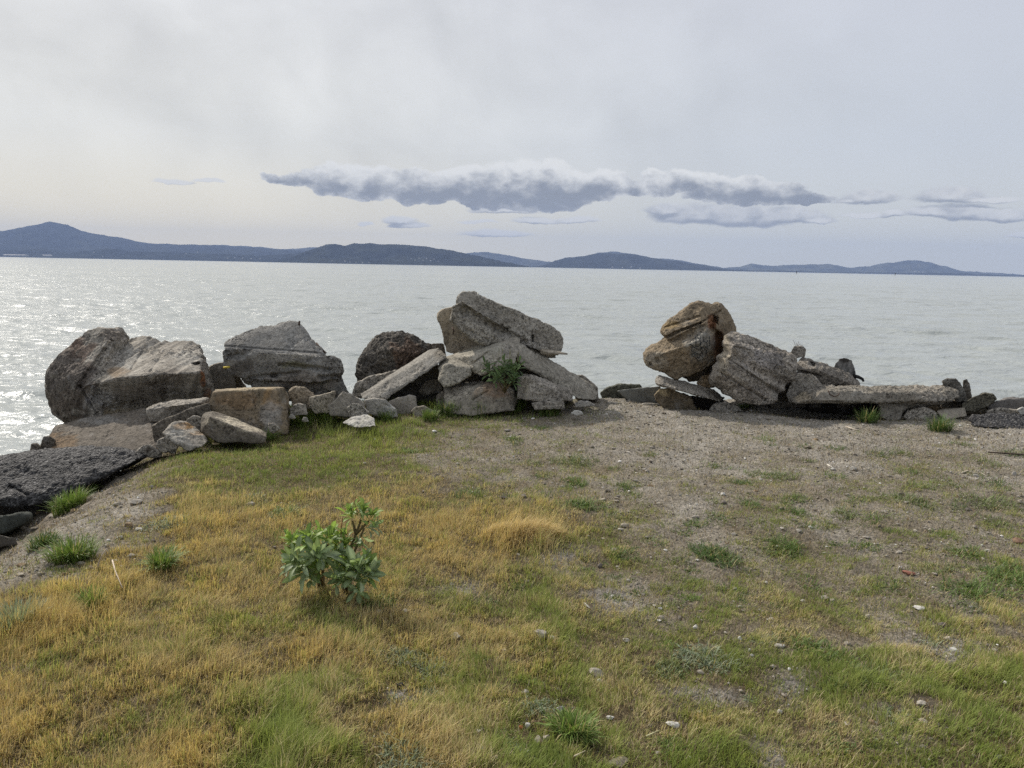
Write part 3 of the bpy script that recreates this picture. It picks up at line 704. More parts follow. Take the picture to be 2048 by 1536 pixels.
asph = rock('asphalt_slab', 'big black lump of broken asphalt at the left edge above the slope', 'asphalt slab', 6.0,
     [[(-260, 950, 1.2), (-60, 930, 1.6), (20, 919, 1.75), (60, 908, 1.75), (110, 897, 1.8), (180, 893, 1.7), (250, 899, 1.4), (300, 910, 1.1), (270, 925, .9), (215, 945, .65), (160, 975, .4), (100, 1008, .2), (60, 1010, .15), (0, 1000, .15), (-120, 1010, .2), (-260, 1040, .3), (0, 960, .75), (80, 955, .85)]],
     T=.12, tint='black', mat=M_ASPH, amp=.85, agg=1, back=.98, dents=[(20, 972, 55, 990, 4, .05)])
rock('rock', 'grey green rock in the dark hollow under the black asphalt lump', RK, 5.7, [[(-60, 1045), (5, 1030), (60, 1028), (62, 1042), (40, 1055), (10, 1068), (-60, 1090)]], T=.5, tint=(.075, .08, .068), agg=.2)  # tint lowered to paint the dark of the hollow
rock('rock', 'brown flat rock lowest in the hollow under the asphalt lump', RK, 5.75, [[(62, 1055), (100, 1048), (103, 1066), (80, 1078), (40, 1080)]], T=.4, tint='dark', agg=.2)
rock('rock', 'dark rounded boulder at the left frame edge below the hollow', RK, 5.2, [[(-60, 1080), (0, 1068), (30, 1075), (38, 1090), (0, 1100), (-60, 1110)]], T=.4, tint=(.10, .09, .075), agg=.2)
rock('rock', 'fill rock coloured near black as shade behind the hollow under the asphalt lump', RK, 6.5, [[(-200, 1000), (120, 1000), (130, 1040), (60, 1090), (-200, 1120)]], T=.6, tint=(.05, .045, .04), agg=.4)  # added filler, near-black tint paints the hollow's shade

# --- chunks between left and centre groups
rock('rubble_chunk', 'craggy warm brown chunk right behind the brown rectangular block', RK, 8.2, [[(575, 782), (590, 772), (612, 776), (624, 786), (640, 800), (632, 820), (585, 815)]], T=.4, tint='warm', amp=1.3, vox=.012, patches=[(600, 790, 20, (.3, .25, .18), .6)])
rock('rubble_chunk', 'craggy tan chunk with a jagged top left of the grey triangular piece', RK, 8.0, [[(618, 795), (640, 790), (672, 781), (670, 800), (665, 826), (630, 828), (618, 815)]], T=.35, tint='tan', amp=1.4, vox=.012)
rock('rubble_chunk', 'dark low chunk tucked beneath the craggy warm brown one', RK, 7.9, [[(578, 818), (595, 806), (612, 808), (616, 830), (580, 832)]], T=.25, tint='grey', vox=.012)
rock('rubble_chunk', 'grey triangular piece with a peaked top between tan chunk and long beam', RK, 7.95, [[(656, 812), (685, 783), (700, 786), (730, 806), (732, 828), (700, 836), (660, 832)]], T=.35, tint='grey', agg=.5, vox=.012, cast=[(0, -1, .2)])
rock('rubble_chunk', 'light fractured stone near the grass under the grey triangular piece', RK, 7.75, [[(694, 815), (705, 806), (720, 808), (740, 826), (735, 838), (700, 836)]], T=.22, tint='pale', vox=.01)
rock('rubble_chunk', 'pale rounded boulder with white veins below the long slanting beam', RK, 8.1, [[(728, 800), (745, 796), (770, 799), (792, 818), (796, 834), (765, 838), (735, 826)]], T=.35, tint='pale', agg=.3, vox=.011, patches=[(775, 820, 20, (.6, .58, .55), .5)])
rock('rubble_chunk', 'grey smooth faced triangular chunk right of the pale rounded boulder', RK, 8.45, [[(776, 802), (820, 788), (832, 792), (836, 815), (815, 838), (788, 838)]], T=.3, tint='grey', agg=.3, vox=.012, cast=[(0, -1, .2)])
rock('rubble_chunk', 'low flat whitish stone lying alone in the grass before the pale boulder', RK, 7.45, [[(684, 846, .1), (705, 832, .2), (735, 826, .25), (750, 838, .1), (752, 852, 0), (715, 856, 0)]], T=.15, tint=(.40, .38, .335), agg=.3, vox=.01)
rock('rubble_chunk', 'small rounded pinkish stone in the grass left of the centre pile opening', RK, 8.3, [[(822, 822), (830, 813), (848, 811), (866, 820), (868, 834), (830, 836)]], T=.2, tint='tan', agg=.3, vox=.01)
for (a, b, l) in ((584, 830, 'tiny white stone in grass beside the brown rectangular block'), (610, 836, 'tiny pinkish white stone in grass below the dark low chunk')):
    rock('stone', l, 'stone', 7.75, [[(a - 7, b + 6), (a - 3, b - 3), (a + 4, b - 2), (a + 8, b + 7), (a, b + 9)]], T=.08, tint='pale', agg=.2, vox=.009)

# --- centre pile
rock('boulder', 'round dark pebbly boulder left of the centre pile with a rust brown face', 'boulder', 9.2,
     [[(709, 728, .3), (716, 712, .25), (735, 696, .3), (756, 668, .4), (775, 661, .45), (795, 659, .45), (822, 664, .4), (845, 680, .3), (866, 695, .3), (862, 740, .2), (800, 770, .1), (722, 775, .2), (713, 750, .2), (780, 700, .0), (830, 705, .05)]],
     T=.7, tint=(.125, .112, .095), agg=1.0, amp=1.5, patches=[(815, 712, 44, (.15, .10, .07), .75, 38), (860, 700, 25, DARK_BROWN, .5)])
rock('rubble_chunk', 'dark knobbly chunk showing between the round boulder and the pale upright slab', RK, 9.5, [[(855, 690), (866, 686), (888, 687), (892, 712), (860, 714)]], T=.4, tint='dark', vox=.012)
rock('concrete_slab', 'rough slab lying behind and left of the long slanting beam', SLAB, 8.95, [[(702, 790), (712, 768), (745, 750), (790, 738), (810, 742), (760, 780), (720, 796)]], T=.4, tint='grey', agg=.8)
rock('concrete_beam', 'long beam slanting up to the right with a rounded upper end, left side of centre pile', 'concrete beam', 8.55,
     [[(720, 790, .1), (738, 776, .35), (800, 735, .45), (856, 699, .5), (878, 696, .5), (892, 706, .35), (895, 716, .2), (884, 724, .1), (830, 760, .0), (776, 796, -.05), (745, 802, -.05), (724, 798, .0), (800, 745, .15), (868, 707, .25)]],
     T=.28, tint=(.27, .25, .215), agg=.7, amp=.8, cast=[(-.3, -.4, .9)], patches=[(880, 708, 14, (.3, .26, .2), .4)])
rock('rock', 'fill rock coloured dark as shade in the opening under the long slanting beam', RK, 9.0, [[(755, 800), (800, 765), (868, 722), (900, 740), (905, 815), (790, 822)]], T=.6, tint=(.10, .09, .075), agg=.5)  # added filler; its dark tint stands in for the cavity's shade
rock('concrete_slab', 'flat slab coloured dark as shade below the centre pile opening', SLAB, 8.9, [[(835, 782), (850, 762), (876, 758), (886, 775), (880, 785), (845, 792)]], T=.4, tint='dark', agg=.5)  # dark tint puts the black of the cavity into the slab colour
rock('concrete_slab', 'pale upright slab standing behind the left end of the top beam', SLAB, 9.3, [[(876, 630), (884, 620), (905, 612), (940, 625), (1000, 650), (1005, 700), (950, 712), (892, 705), (884, 662)]], T=.4, tint=(.40, .34, .255), agg=.45, cast=[(-.3, -1, .1)], patches=[(890, 660, 12, (.3, .25, .18), .6, 40)])
r23 = rock('concrete_beam', 'topmost huge channel shaped concrete beam sloping down to the right on the centre pile', 'concrete beam', 8.75,
     [[(910, 602, .2), (915, 592, .25), (928, 581, .3), (945, 582, .32), (962, 590, .3), (984, 607, .35), (1030, 630, .4), (1070, 650, .45), (1104, 653, .5), (1122, 664, .5), (1129, 680, .5), (1127, 700, .45), (1116, 712, .4), (1060, 696, .3), (990, 655, .22), (930, 625, .15)],
      [(903, 612, -.05), (925, 600, .0), (960, 622, .05), (1010, 655, .2), (1030, 690, .25), (975, 690, .1), (950, 684, .02), (925, 663, -.02), (900, 640, -.02), (903, 625, -.05)],
      [(930, 640, .3), (1000, 650, .4), (1110, 700, .5), (1115, 718, .5), (1050, 720, .5), (960, 690, .35)]],
     T=.55, tint=(.30, .275, .23), agg=.7, amp=.9, cast=[(-.1, -.8, .5)],
     dents=[(928, 620, 1005, 664, 14, .09), (990, 655, 1050, 684, 9, .05), (1065, 671, 1065, 682, 3, .10), (925, 655, 975, 680, 2, .02)],
     patches=[(1020, 672, 50, (.33, .31, .27), .5, 16), (1060, 690, 40, (.30, .28, .25), .5, 15)])  # paler patches paint the lit inner face of the channel
tube('rebar', [P(905, 655, 8.7), P(908, 662, 8.66), P(906, 668, 8.68)], .010, M_RUST, r23)
tube('drip_mark', [P(955, 585, 9.0), P(957, 594, 8.96)], .004, M_STONE, r23, col=(.6, .58, .5))
rock('concrete_slab', 'broad smooth topped slab under the topmost beam, right part of the cracked pair', SLAB, 8.5,
     [[(885, 715, .5), (950, 692, .6), (1000, 678, .65), (1030, 671, .6), (1040, 678, .5), (1040, 700, .3), (1034, 716, .15), (1030, 728, .1), (985, 742, .0), (962, 752, .05), (945, 735, .1), (940, 712, .15), (1000, 690, .2)]],
     T=.4, tint=(.38, .345, .28), agg=.5, amp=.8, cast=[(-.1, -.3, 1), (0, -.7, .7)], dents=[(945, 728, 975, 705, 2.5, .03), (985, 738, 1000, 716, 2, .025)], patches=[(1020, 700, 22, (.24, .22, .19), .6), (960, 695, 60, (.36, .34, .28), .6, 14)])
rock('concrete_slab', 'rounded lumpy slab, left part of the cracked pair under the topmost beam', SLAB, 8.45,
     [[(876, 735, .2), (882, 718, .45), (915, 710, .5), (938, 714, .4), (942, 735, .15), (943, 750, .1), (920, 765, .0), (890, 774, .0), (876, 762, .05), (890, 730, .15)]],
     T=.5, tint=(.34, .31, .25), agg=.55, amp=.9, cast=[(0, -.3, 1)])
rock('concrete_slab', 'long slab sliding down to the right from the centre pile peak to the dirt', SLAB, 8.7,
     [[(1031, 686, .2), (1045, 685, .45), (1072, 700, .5), (1140, 745, .55), (1190, 772, .55), (1200, 788, .45), (1194, 802, .3), (1160, 800, .05), (1145, 790, .0), (1080, 745, .0), (1034, 725, .05), (1034, 700, .1), (1120, 755, .05)]],
     T=.3, tint=(.31, .285, .235), agg=.55, amp=.8, cast=[(.1, -1, .1), (.3, -.6, .7)], dents=[(1070, 703, 1071, 711, 3, .06)])
rock('rubble_chunk', 'rounded chunk sticking out behind the lower end of the long sliding slab', RK, 9.3, [[(1148, 750), (1165, 749), (1182, 762), (1196, 775), (1198, 800), (1150, 800)]], T=.4, tint='grey', vox=.012)
rock('concrete_block', 'wedge shaped block at the front right foot of the centre pile', BLK, 8.35,
     [[(1034, 755, .3), (1048, 748, .4), (1072, 748, .4), (1110, 766, .4), (1143, 780, .3), (1146, 803, .2), (1100, 805, .0), (1056, 802, -.05), (1034, 798, .1), (1062, 756, .05), (1100, 775, .0)]],
     T=.45, tint='grey', agg=.7, cast=[(-.6, -.7, .3)], dents=[(1058, 752, 1045, 795, 2.5, .03)], patches=[(1050, 770, 14, (.36, .32, .25), .6, 24)])
rock('rubble_chunk', 'low grey stone under the wedge shaped block at the grass edge', RK, 8.3, [[(1062, 806), (1090, 802), (1128, 803), (1130, 818), (1070, 820)]], T=.3, tint='grey', vox=.012)
rock('concrete_block', 'broad low block in front centre of the pile with a brown stained face', BLK, 8.3,
     [[(889, 778, .3), (895, 770, .4), (950, 766, .5), (972, 757, .5), (988, 758, .5), (1024, 776, .4), (1032, 800, .3), (1030, 822, .1), (960, 830, .0), (888, 826, .0), (887, 795, .15), (960, 772, .1), (1005, 775, .1)]],
     T=.5, tint=(.32, .285, .23), agg=.6, cast=[(0, -1, .3)], dents=[(892, 772, 965, 766, 3, .04), (945, 800, 975, 782, 2, .03)], patches=[(985, 785, 36, (.25, .16, .10), .7, 22), (940, 800, 40, (.26, .235, .19), .5)])
rock('rock', 'fill rock coloured dark as shade behind the leafy weed in the centre pile', RK, 9.2, [[(930, 745), (1040, 700), (1085, 745), (1150, 800), (1140, 812), (1030, 812), (900, 790)]], T=.5, tint='dark', agg=.6)  # added to close a gap and darken the pile's interior by colour
rock('rubble_chunk', 'dark chunk at the left corner of the broad low front block', RK, 8.6, [[(872, 790), (884, 782), (896, 790), (892, 815), (874, 816)]], T=.3, tint='dark', vox=.012)
rock('rubble_chunk', 'flat whitish stone on bare dirt right of the centre pile', 'stone', 8.2, [[(1140, 827), (1150, 820), (1162, 821), (1168, 828), (1155, 833)]], T=.1, tint='white', agg=.1, vox=.009)
rock('rubble_chunk', 'thin pale slab fragment in the yellow grass below the long sliding slab', 'stone', 8.6, [[(1148, 806), (1160, 800), (1180, 803), (1194, 812), (1150, 816)]], T=.15, tint='pale', agg=.3, vox=.01)
# driftwood plank
pw = tube('driftwood', [P(1085, 703, 9.0), P(1100, 706, 8.9), P(1118, 706, 8.85), P(1135, 708, 8.8)], .028, M_WOOD, col=(.36, .315, .25), seg=8, taper=(1.3, .3), wob=.4)
tag(pw, 'splintered pale driftwood stick jutting right from under the topmost beam', 'driftwood')

# --- right group
r40 = rock('boulder', 'tall brown boulder with graffiti and a rusty hollow, perched highest on the right pile', 'boulder', 9.0,
     [[(1322, 668, .25), (1324, 655, .25), (1340, 640, .3), (1368, 618, .35), (1385, 607, .4), (1406, 600, .4), (1424, 606, .4), (1438, 625, .3), (1440, 640, .2), (1400, 650, .05), (1335, 682, .1), (1328, 672, .1)],
      [(1288, 708, .25), (1292, 697, .3), (1325, 678, .3), (1380, 655, .2), (1424, 638, .15), (1440, 650, .2), (1455, 690, .3), (1440, 722, .25), (1400, 742, .2), (1352, 756, .15), (1318, 745, .15), (1292, 728, .2), (1330, 705, .0), (1380, 690, -.05), (1400, 680, -.05)],
      [(1415, 612, .5), (1428, 604, .5), (1444, 605, .5), (1454, 622, .5), (1473, 655, .5), (1474, 700, .5), (1450, 725, .4), (1420, 720, .35), (1425, 640, .35)]],
     T=.65, tint=(.235, .185, .125), agg=.5, amp=1.1, cast=[(.55, -.8, .1)], vox=.012, keep='boulder',
     dents=[(1326, 676, 1400, 646, 4, .10), (1400, 646, 1440, 622, 3, .05), (1430, 638, 1424, 655, 9, .14), (1436, 672, 1440, 700, 13, .16), (1330, 655, 1400, 632, 3, .03), (1314, 718, 1318, 722, 5, .05), (1300, 727, 1303, 729, 3, .07)],
     patches=[(1426, 645, 12, (.19, .085, .04), .9, 18), (1438, 688, 20, (.155, .078, .04), .9, 32), (1340, 650, 26, (.29, .20, .08), .5, 10), (1400, 690, 32, (.26, .25, .22), .8, 38), (1312, 725, 22, (.40, .36, .29), .5, 22), (1445, 630, 20, (.25, .2, .14), .5)])
rock('rock', 'dark rock wedged in the shade beneath the graffiti boulder', RK, 9.4, [[(1360, 752), (1400, 735), (1450, 715), (1448, 765), (1400, 762), (1378, 762)]], T=.5, tint=(.14, .11, .075), agg=.5)
rock('rubble_chunk', 'small brown chunk between the dark wedged rock and the grooved block', RK, 9.2, [[(1393, 766), (1405, 752), (1422, 750), (1430, 775), (1400, 776)]], T=.3, tint='brown', vox=.012)
rock('concrete_block', 'massive grooved grey block leaning right of the graffiti boulder', BLK, 8.75,
     [[(1460, 668, .35), (1466, 664, .45), (1498, 667, .5), (1520, 674, .5), (1540, 690, .45), (1570, 698, .4), (1594, 710, .35), (1600, 718, .35), (1588, 745, .2), (1582, 765, .2), (1545, 806, .1), (1520, 812, .05), (1482, 806, .05), (1424, 770, .1), (1419, 758, .15), (1446, 690, .25), (1452, 672, .2), (1470, 690, .0), (1440, 750, -.08), (1500, 770, -.05)]],
     T=.8, tint=(.31, .275, .23), agg=.8, amp=1.1, cast=[(-.9, -.3, .3)], groove=((.45, 0, .9), 6.0, .045), dents=[(1448, 712, 1560, 788, 3, .04), (1436, 742, 1530, 800, 3, .04), (1452, 690, 1500, 700, 2, .02)],
     patches=[(1450, 705, 12, (.36, .31, .23), .8, 50), (1530, 720, 50, (.33, .31, .30), .5, 26), (1500, 780, 40, (.2, .175, .15), .6, 18), (1550, 715, 35, DARK_BROWN, .3)])  # tall pale patch paints the narrow left face as lit
rock('concrete_slab', 'flat grey slab under the graffiti boulder sloping down toward the grooved block', SLAB, 8.85,
     [[(1311, 762, .1), (1316, 751, .25), (1340, 756, .4), (1420, 775, .4), (1452, 796, .3), (1440, 804, .0), (1400, 792, -.05), (1330, 772, -.05), (1312, 768, .0)]], T=.35, tint='grey', agg=.6, amp=.8)
rock('rock', 'rounded dark brown rock under the left end of that flat grey slab', RK, 9.0, [[(1308, 790), (1320, 778), (1340, 776), (1380, 792), (1395, 820), (1340, 826), (1312, 800)]], T=.5, tint=(.17, .135, .09), agg=.4, patches=[(1322, 786, 18, (.32, .26, .16), .7, 10)])
rock('rock', 'fill rock coloured dark as shade in the cavity below the grooved block', RK, 9.35, [[(1370, 790), (1450, 800), (1470, 825), (1380, 830)]], T=.4, tint=(.10, .085, .07), agg=.5)  # filler whose dark tint paints shade into the cavity
rock('concrete_slab', 'smooth dark grey panel standing low between centre and right piles', SLAB, 9.5, [[(1232, 781), (1300, 774), (1322, 772), (1322, 806), (1264, 808)]], T=.2, tint=(.20, .20, .18), agg=.15, amp=.4, cast=[(0, -1, 0), (0, -1, .3)])
rock('rock', 'dark mossy rock left of the smooth grey panel near the water', RK, 9.75, [[(1200, 785), (1215, 775), (1240, 768), (1280, 770), (1284, 776), (1235, 785), (1262, 810), (1205, 805)]], T=.6, tint=(.13, .13, .10), agg=.6)
rock('concrete_slab', 'thin slab with a pale top edge lying on the dirt by the smooth grey panel', SLAB, 9.3, [[(1262, 810), (1290, 806), (1340, 805), (1345, 822), (1290, 824)]], T=.2, tint='grey', agg=.3, amp=.5, patches=[(1300, 807, 40, (.45, .42, .36), .8, 3)])
rock('rubble_chunk', 'low rough grey stone at the foot of the grooved block', RK, 8.9, [[(1416, 822), (1428, 806), (1450, 803), (1476, 812), (1484, 822), (1450, 830)]], T=.25, tint='grey', vox=.012)
rock('rubble_chunk', 'gravelly low rubble at the dirt edge left of the pale edged thin slab', RK, 9.2, [[(1203, 812), (1215, 803), (1250, 806), (1262, 818), (1230, 824)]], T=.3, tint='grey', vox=.012)
rt = rock('rubble_chunk', 'knobbly chunk topped with dry twigs behind the upper right of the grooved block', RK, 9.6, [[(1584, 700), (1588, 692), (1606, 692), (1612, 698), (1610, 714), (1590, 716), (1580, 708)]], T=.3, tint='grey', vox=.011)
for k, (a, b) in enumerate(((1586, 679), (1592, 684), (1598, 682), (1601, 688), (1607, 690))):
    tube('twig', [P(1592 + k * 1.5, 696, 9.7), P((a + 1594) / 2 + random.uniform(-2, 2), (b + 694) / 2, 9.7), P(a, b, 9.7)], .004, M_WOOD, rt, col=(.16, .12, .08), seg=4, taper=(1, .5))
rock('concrete_slab', 'sloping slab with a round hole right of the grooved block', SLAB, 9.15,
     [[(1592, 728, .3), (1600, 716, .4), (1612, 715, .4), (1640, 722, .4), (1665, 735, .4), (1700, 748, .4), (1719, 768, .35), (1718, 780, .3), (1640, 780, .2), (1595, 745, .1), (1630, 735, .1), (1690, 762, .15)]],
     T=.45, tint=(.23, .205, .172), agg=.8, dents=[(1623, 727, 1627, 730, 4.5, .13), (1600, 742, 1640, 752, 3, .08)], patches=[(1605, 745, 18, DARK_BROWN, .5)])
rock('concrete_block', 'grey block under the sloping slab with the hole', BLK, 9.1, [[(1570, 790), (1590, 745), (1625, 746), (1645, 770), (1640, 800), (1580, 806)]], T=.4, tint='grey', agg=.5)
rock('rock', 'fill rock coloured dark as shade beneath the sloping slab with the hole', RK, 9.35, [[(1540, 795), (1575, 745), (1640, 750), (1720, 775), (1715, 815), (1540, 818)]], T=.5, tint='dark', agg=.5)  # added behind the gap, dark tint standing for shade
st = rock('wooden_piling', 'broken grey timber piling stump with splintered black top behind the right pile', 'wooden piling', 9.7,
     [[(1666, 735), (1678, 718), (1690, 715), (1704, 719), (1708, 740), (1716, 775), (1700, 800), (1668, 800)]], T=.28, tint=(.17, .165, .155), agg=.1, amp=.8, mat=M_WOOD, groove=((1, 0, .15), 18, .02), patches=[(1690, 718, 22, (.04, .035, .03), .9, 7), (1710, 750, 5, (.05, .05, .05), .8, 20)])
tube('rubber_strip', [P(1708, 752, 9.7), P(1717, 754, 9.65), P(1725, 758, 9.65), P(1727, 763, 9.65)], .022, M_DARK, st, seg=7, taper=(1.2, .6))
r51 = rock('concrete_slab', 'long flat slab like a bench on a stubby leg at right, overhanging the dirt', SLAB, 8.55,
     [[(1576, 801, .3), (1592, 790, .35), (1622, 773, .55), (1760, 773, .65), (1800, 775, .65), (1900, 773, .6), (1916, 782, .4), (1918, 792, .3), (1908, 804, .2), (1860, 802, .1), (1790, 806, .02), (1700, 803, -.02), (1620, 802, -.02), (1588, 808, .05), (1640, 780, .05), (1800, 785, .05)],
      [(1750, 800, .15), (1815, 798, .15), (1812, 820, .15), (1800, 840, .1), (1782, 850, .1), (1762, 834, .12)],
      [(1790, 798, .05), (1908, 796, .25), (1880, 808, .25), (1835, 815, .25), (1806, 825, .2)]],
     T=.55, tint=(.235, .212, .175), agg=.8, amp=1.25, cast=[(0, -1, .25), (0, 0, -1)], patches=[(1605, 795, 20, (.33, .27, .18), .6, 14), (1860, 788, 40, (.33, .29, .24), .4)])
tube('rebar', [P(1656, 781, 8.5), P(1660, 789, 8.47), P(1668, 793, 8.46), P(1676, 791, 8.47), P(1678, 787, 8.5)], .006, M_RUST, r51)
rock('rubble_chunk', 'arched dark chunk curling over the right end of the bench like slab', RK, 9.1, [[(1884, 762), (1895, 757), (1912, 758), (1922, 768), (1905, 775), (1886, 772)], [(1905, 762), (1915, 760), (1928, 778), (1936, 805), (1912, 805), (1908, 780)]], T=.25, tint=(.16, .15, .13), agg=.8, vox=.011)
rock('rubble_chunk', 'narrow upright dark chunk standing beside the arched one', RK, 9.2, [[(1926, 760), (1934, 757), (1939, 765), (1945, 800), (1930, 808), (1926, 780)]], T=.15, tint='dark', agg=.7, vox=.011)
rock('rubble_chunk', 'dark pebbly chunk tilted up to the right of the narrow upright one', RK, 8.9, [[(1922, 808), (1945, 795), (1970, 785), (1988, 788), (1994, 798), (1975, 812), (1950, 826), (1925, 822)]], T=.35, tint=(.13, .12, .09), agg=.9, vox=.012)
rock('concrete_slab', 'grey slab end rising toward the right frame edge', SLAB, 9.0, [[(1972, 812), (2010, 797), (2048, 798), (2100, 800), (2100, 822), (1980, 822)]], T=.5, tint=(.14, .13, .12), agg=.3, cast=[(0, -1, .2)])
rock('rubble_chunk', 'gravelly brown slab edge between the grey slab end and the black asphalt at right', RK, 8.8, [[(1970, 822), (2000, 816), (2035, 820), (2060, 830), (1975, 832)]], T=.4, tint='grey', agg=.9)
rock('stone', 'white stone at the right frame edge on top of the rubble', 'stone', 8.6, [[(2032, 820), (2045, 814), (2075, 816), (2080, 830), (2040, 830)]], T=.2, tint='white', agg=.3, vox=.011)
rock('asphalt_slab', 'long low black asphalt slab at the right frame edge by the dirt', 'asphalt slab', 8.15, [[(1935, 838, .3), (1950, 830, .4), (2000, 826, .45), (2100, 832, .45), (2110, 862, .1), (2048, 862, .05), (1990, 856, .0), (1945, 852, .1)]], T=.4, tint='black', mat=M_ASPH, agg=1)
rock('concrete_slab', 'tan smooth slab propped among rubble right of the bench leg', SLAB, 8.6, [[(1872, 822, .1), (1890, 815, .3), (1930, 815, .3), (1935, 832, .2), (1890, 842, .0)]], T=.2, tint='tan', agg=.2, amp=.6, vox=.012, cast=[(0, -.4, 1)])
rock('rubble_chunk', 'gravelly rounded chunk right of the bench leg', RK, 8.7, [[(1805, 835), (1815, 820), (1845, 814), (1865, 822), (1885, 832), (1886, 845), (1820, 848)]], T=.4, tint='grey', agg=.9, vox=.012)
rock('rubble_chunk', 'small brown chunk under the right end of the bench like slab', RK, 8.95, [[(1852, 820), (1858, 810), (1872, 808), (1878, 818), (1870, 826)]], T=.2, tint='brown', vox=.011)
rock('rubble_chunk', 'dark flat chunk shadowed under the arched chunk', RK, 9.2, [[(1880, 812), (1895, 800), (1925, 800), (1935, 815), (1890, 822)]], T=.4, tint='dark', vox=.012)
rock('rock', 'fill rock coloured near black as shade under the bench like slab', RK, 9.35, [[(1600, 806), (1640, 800), (1780, 800), (1780, 830), (1620, 825)]], T=.4, tint=(.05, .042, .035), agg=.5)  # near-black tint paints deeper shade under the overhang
rock('rock', 'fill rock coloured dark as shade behind the right end of the bench like slab', RK, 9.5, [[(1780, 800), (1900, 796), (2010, 815), (2000, 850), (1790, 850)]], T=.5, tint=(.10, .09, .07), agg=.5)  # added filler, dark tint makes the gaps read as shade

# --- graffiti strokes wrapped on the boulder
def graffiti():
    bv = rock_bvh['boulder']
    def Z(pts): return [(1370 + a / 19.2, 650 + b / 19.2) for a, b in pts]
    def ell(cx, cy, rx, ry, a0=0, a1=360, n=16): return [(cx + rx * math.cos(R(a0 + (a1 - a0) * i / n)), cy + ry * math.sin(R(a0 + (a1 - a0) * i / n))) for i in range(n + 1)]
    S = [ell(495, 670, 100, 165), ell(725, 790, 125, 165, 130, 400), ell(290, 690, 95, 110, 60, 330),
         [(255, 850), (400, 880), (570, 950)], [(265, 850), (260, 1010), (400, 1050), (560, 1150), (700, 1250)],
         [(270, 1060), (275, 1190), (380, 1210), (450, 1290), (500, 1390), (560, 1390), (600, 1310)], [(330, 1060), (390, 1170), (420, 1150), (415, 1090)],
         [(460, 1110), (470, 1230), (520, 1290), (560, 1250), (530, 1160)], [(600, 860), (600, 980), (645, 1080)], [(620, 900), (660, 860), (740, 900), (830, 1000), (870, 900), (850, 790)],
         [(690, 990), (690, 1190)], [(820, 1010), (810, 1150), (780, 1190)], [(490, 500), (480, 360)], [(580, 560), (600, 460), (560, 370)], [(725, 620), (725, 450)], [(820, 690), (880, 580)], [(850, 810), (960, 800), (950, 600), (930, 420)], [(440, 590), (440, 680)], [(800, 820), (800, 880)], [(400, 560), (400, 440)]]
    V, Fq = [], []
    for s in S:
        q = Z(s); pts = []
        for (a, b), (c, d) in zip(q[:-1], q[1:]):
            n = max(1, int(math.hypot(c - a, d - b) / 1.2))
            pts += [(a + (c - a) * i / n, b + (d - b) * i / n) for i in range(n)]
        pts.append(q[-1])
        prev = None
        for i, (a, b) in enumerate(pts):
            c, d = pts[min(i + 1, len(pts) - 1)]; e, f = pts[max(i - 1, 0)]
            tx, ty = c - e, d - f; L = math.hypot(tx, ty) + 1e-9
            w_ = 0.5
            ok = []
            for sg in (-1, 1):
                ux, uy = a - ty / L * w_ * sg, b + tx / L * w_ * sg
                dr = Vector(ray(ux, uy)).normalized()
                hit = bv.ray_cast(Vector(CAM), dr)
                if hit[0] is None: ok = None; break
                ok.append(np.array(hit[0] - dr * 0.004))
            if ok is None: prev = None; continue
            V += ok; k = len(V)
            if prev is not None and np.linalg.norm(V[k - 1] - V[prev]) < .05: Fq.append((prev - 1, prev, k - 1, k - 2))
            prev = k - 1
    o = mesh_np('graffiti', np.array(V) - np.array(r40.location), [np.array(Fq)], M_PAINT, parent=r40)
    o['label'] = 'dark outline bubble letter graffiti tag'
graffiti()

# ------------------------------------------------------------------ grass
rocks_top = None
def blades(name, root, h, wd, ang, lean, col, mat, curl=0.5, segs=2, parent=None, loc=None, fold=0.0):
    """strap shaped blades; root (n,3), h length, wd width, ang heading, lean 0..1 tilt, col (n,3)"""
    n = len(root)
    dirx, diry = np.cos(ang), np.sin(ang)
    sx, sy = -diry, dirx
    rows = []
    for k in range(segs):
        t = k / segs
        rows.append((t, 1.0 if k == 0 else 1 - 0.25 * t))
    V = []
    def pos(t):
        a = lean * (0.35 + curl * 1.3 * t)
        a = np.clip(a, 0, 2.4)
        out = np.sin(a * 0.75) * t * h; upw = np.cos(a * 0.75) * t * h
        return np.stack([root[:, 0] + dirx * out, root[:, 1] + diry * out, root[:, 2] + upw], 1)
    for t, wk in rows:
        c = pos(t); hw = (wd * wk / 2)
        V.append(np.stack([c[:, 0] - sx * hw, c[:, 1] - sy * hw, c[:, 2] + fold * hw], 1)); V.append(np.stack([c[:, 0] + sx * hw, c[:, 1] + sy * hw, c[:, 2] + fold * hw], 1))
    V.append(pos(1.0))
    m = len(V)
    A = np.stack(V, 1).reshape(-1, 3)
    b = np.arange(n)[:, None] * m
    Fq = []
    for k in range(segs - 1):
        Fq.append(b + np.array([[2 * k, 2 * k + 1, 2 * k + 3, 2 * k + 2]]))
    Ft = b + np.array([[2 * segs - 2, 2 * segs - 1, 2 * segs]])
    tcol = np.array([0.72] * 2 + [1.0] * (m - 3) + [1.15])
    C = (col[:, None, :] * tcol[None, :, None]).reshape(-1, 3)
    return mesh_np(name, A, ([np.concatenate(Fq)] if Fq else []) + [Ft], mat, np.clip(C, 0, 1), smooth=False, parent=parent, loc=loc)

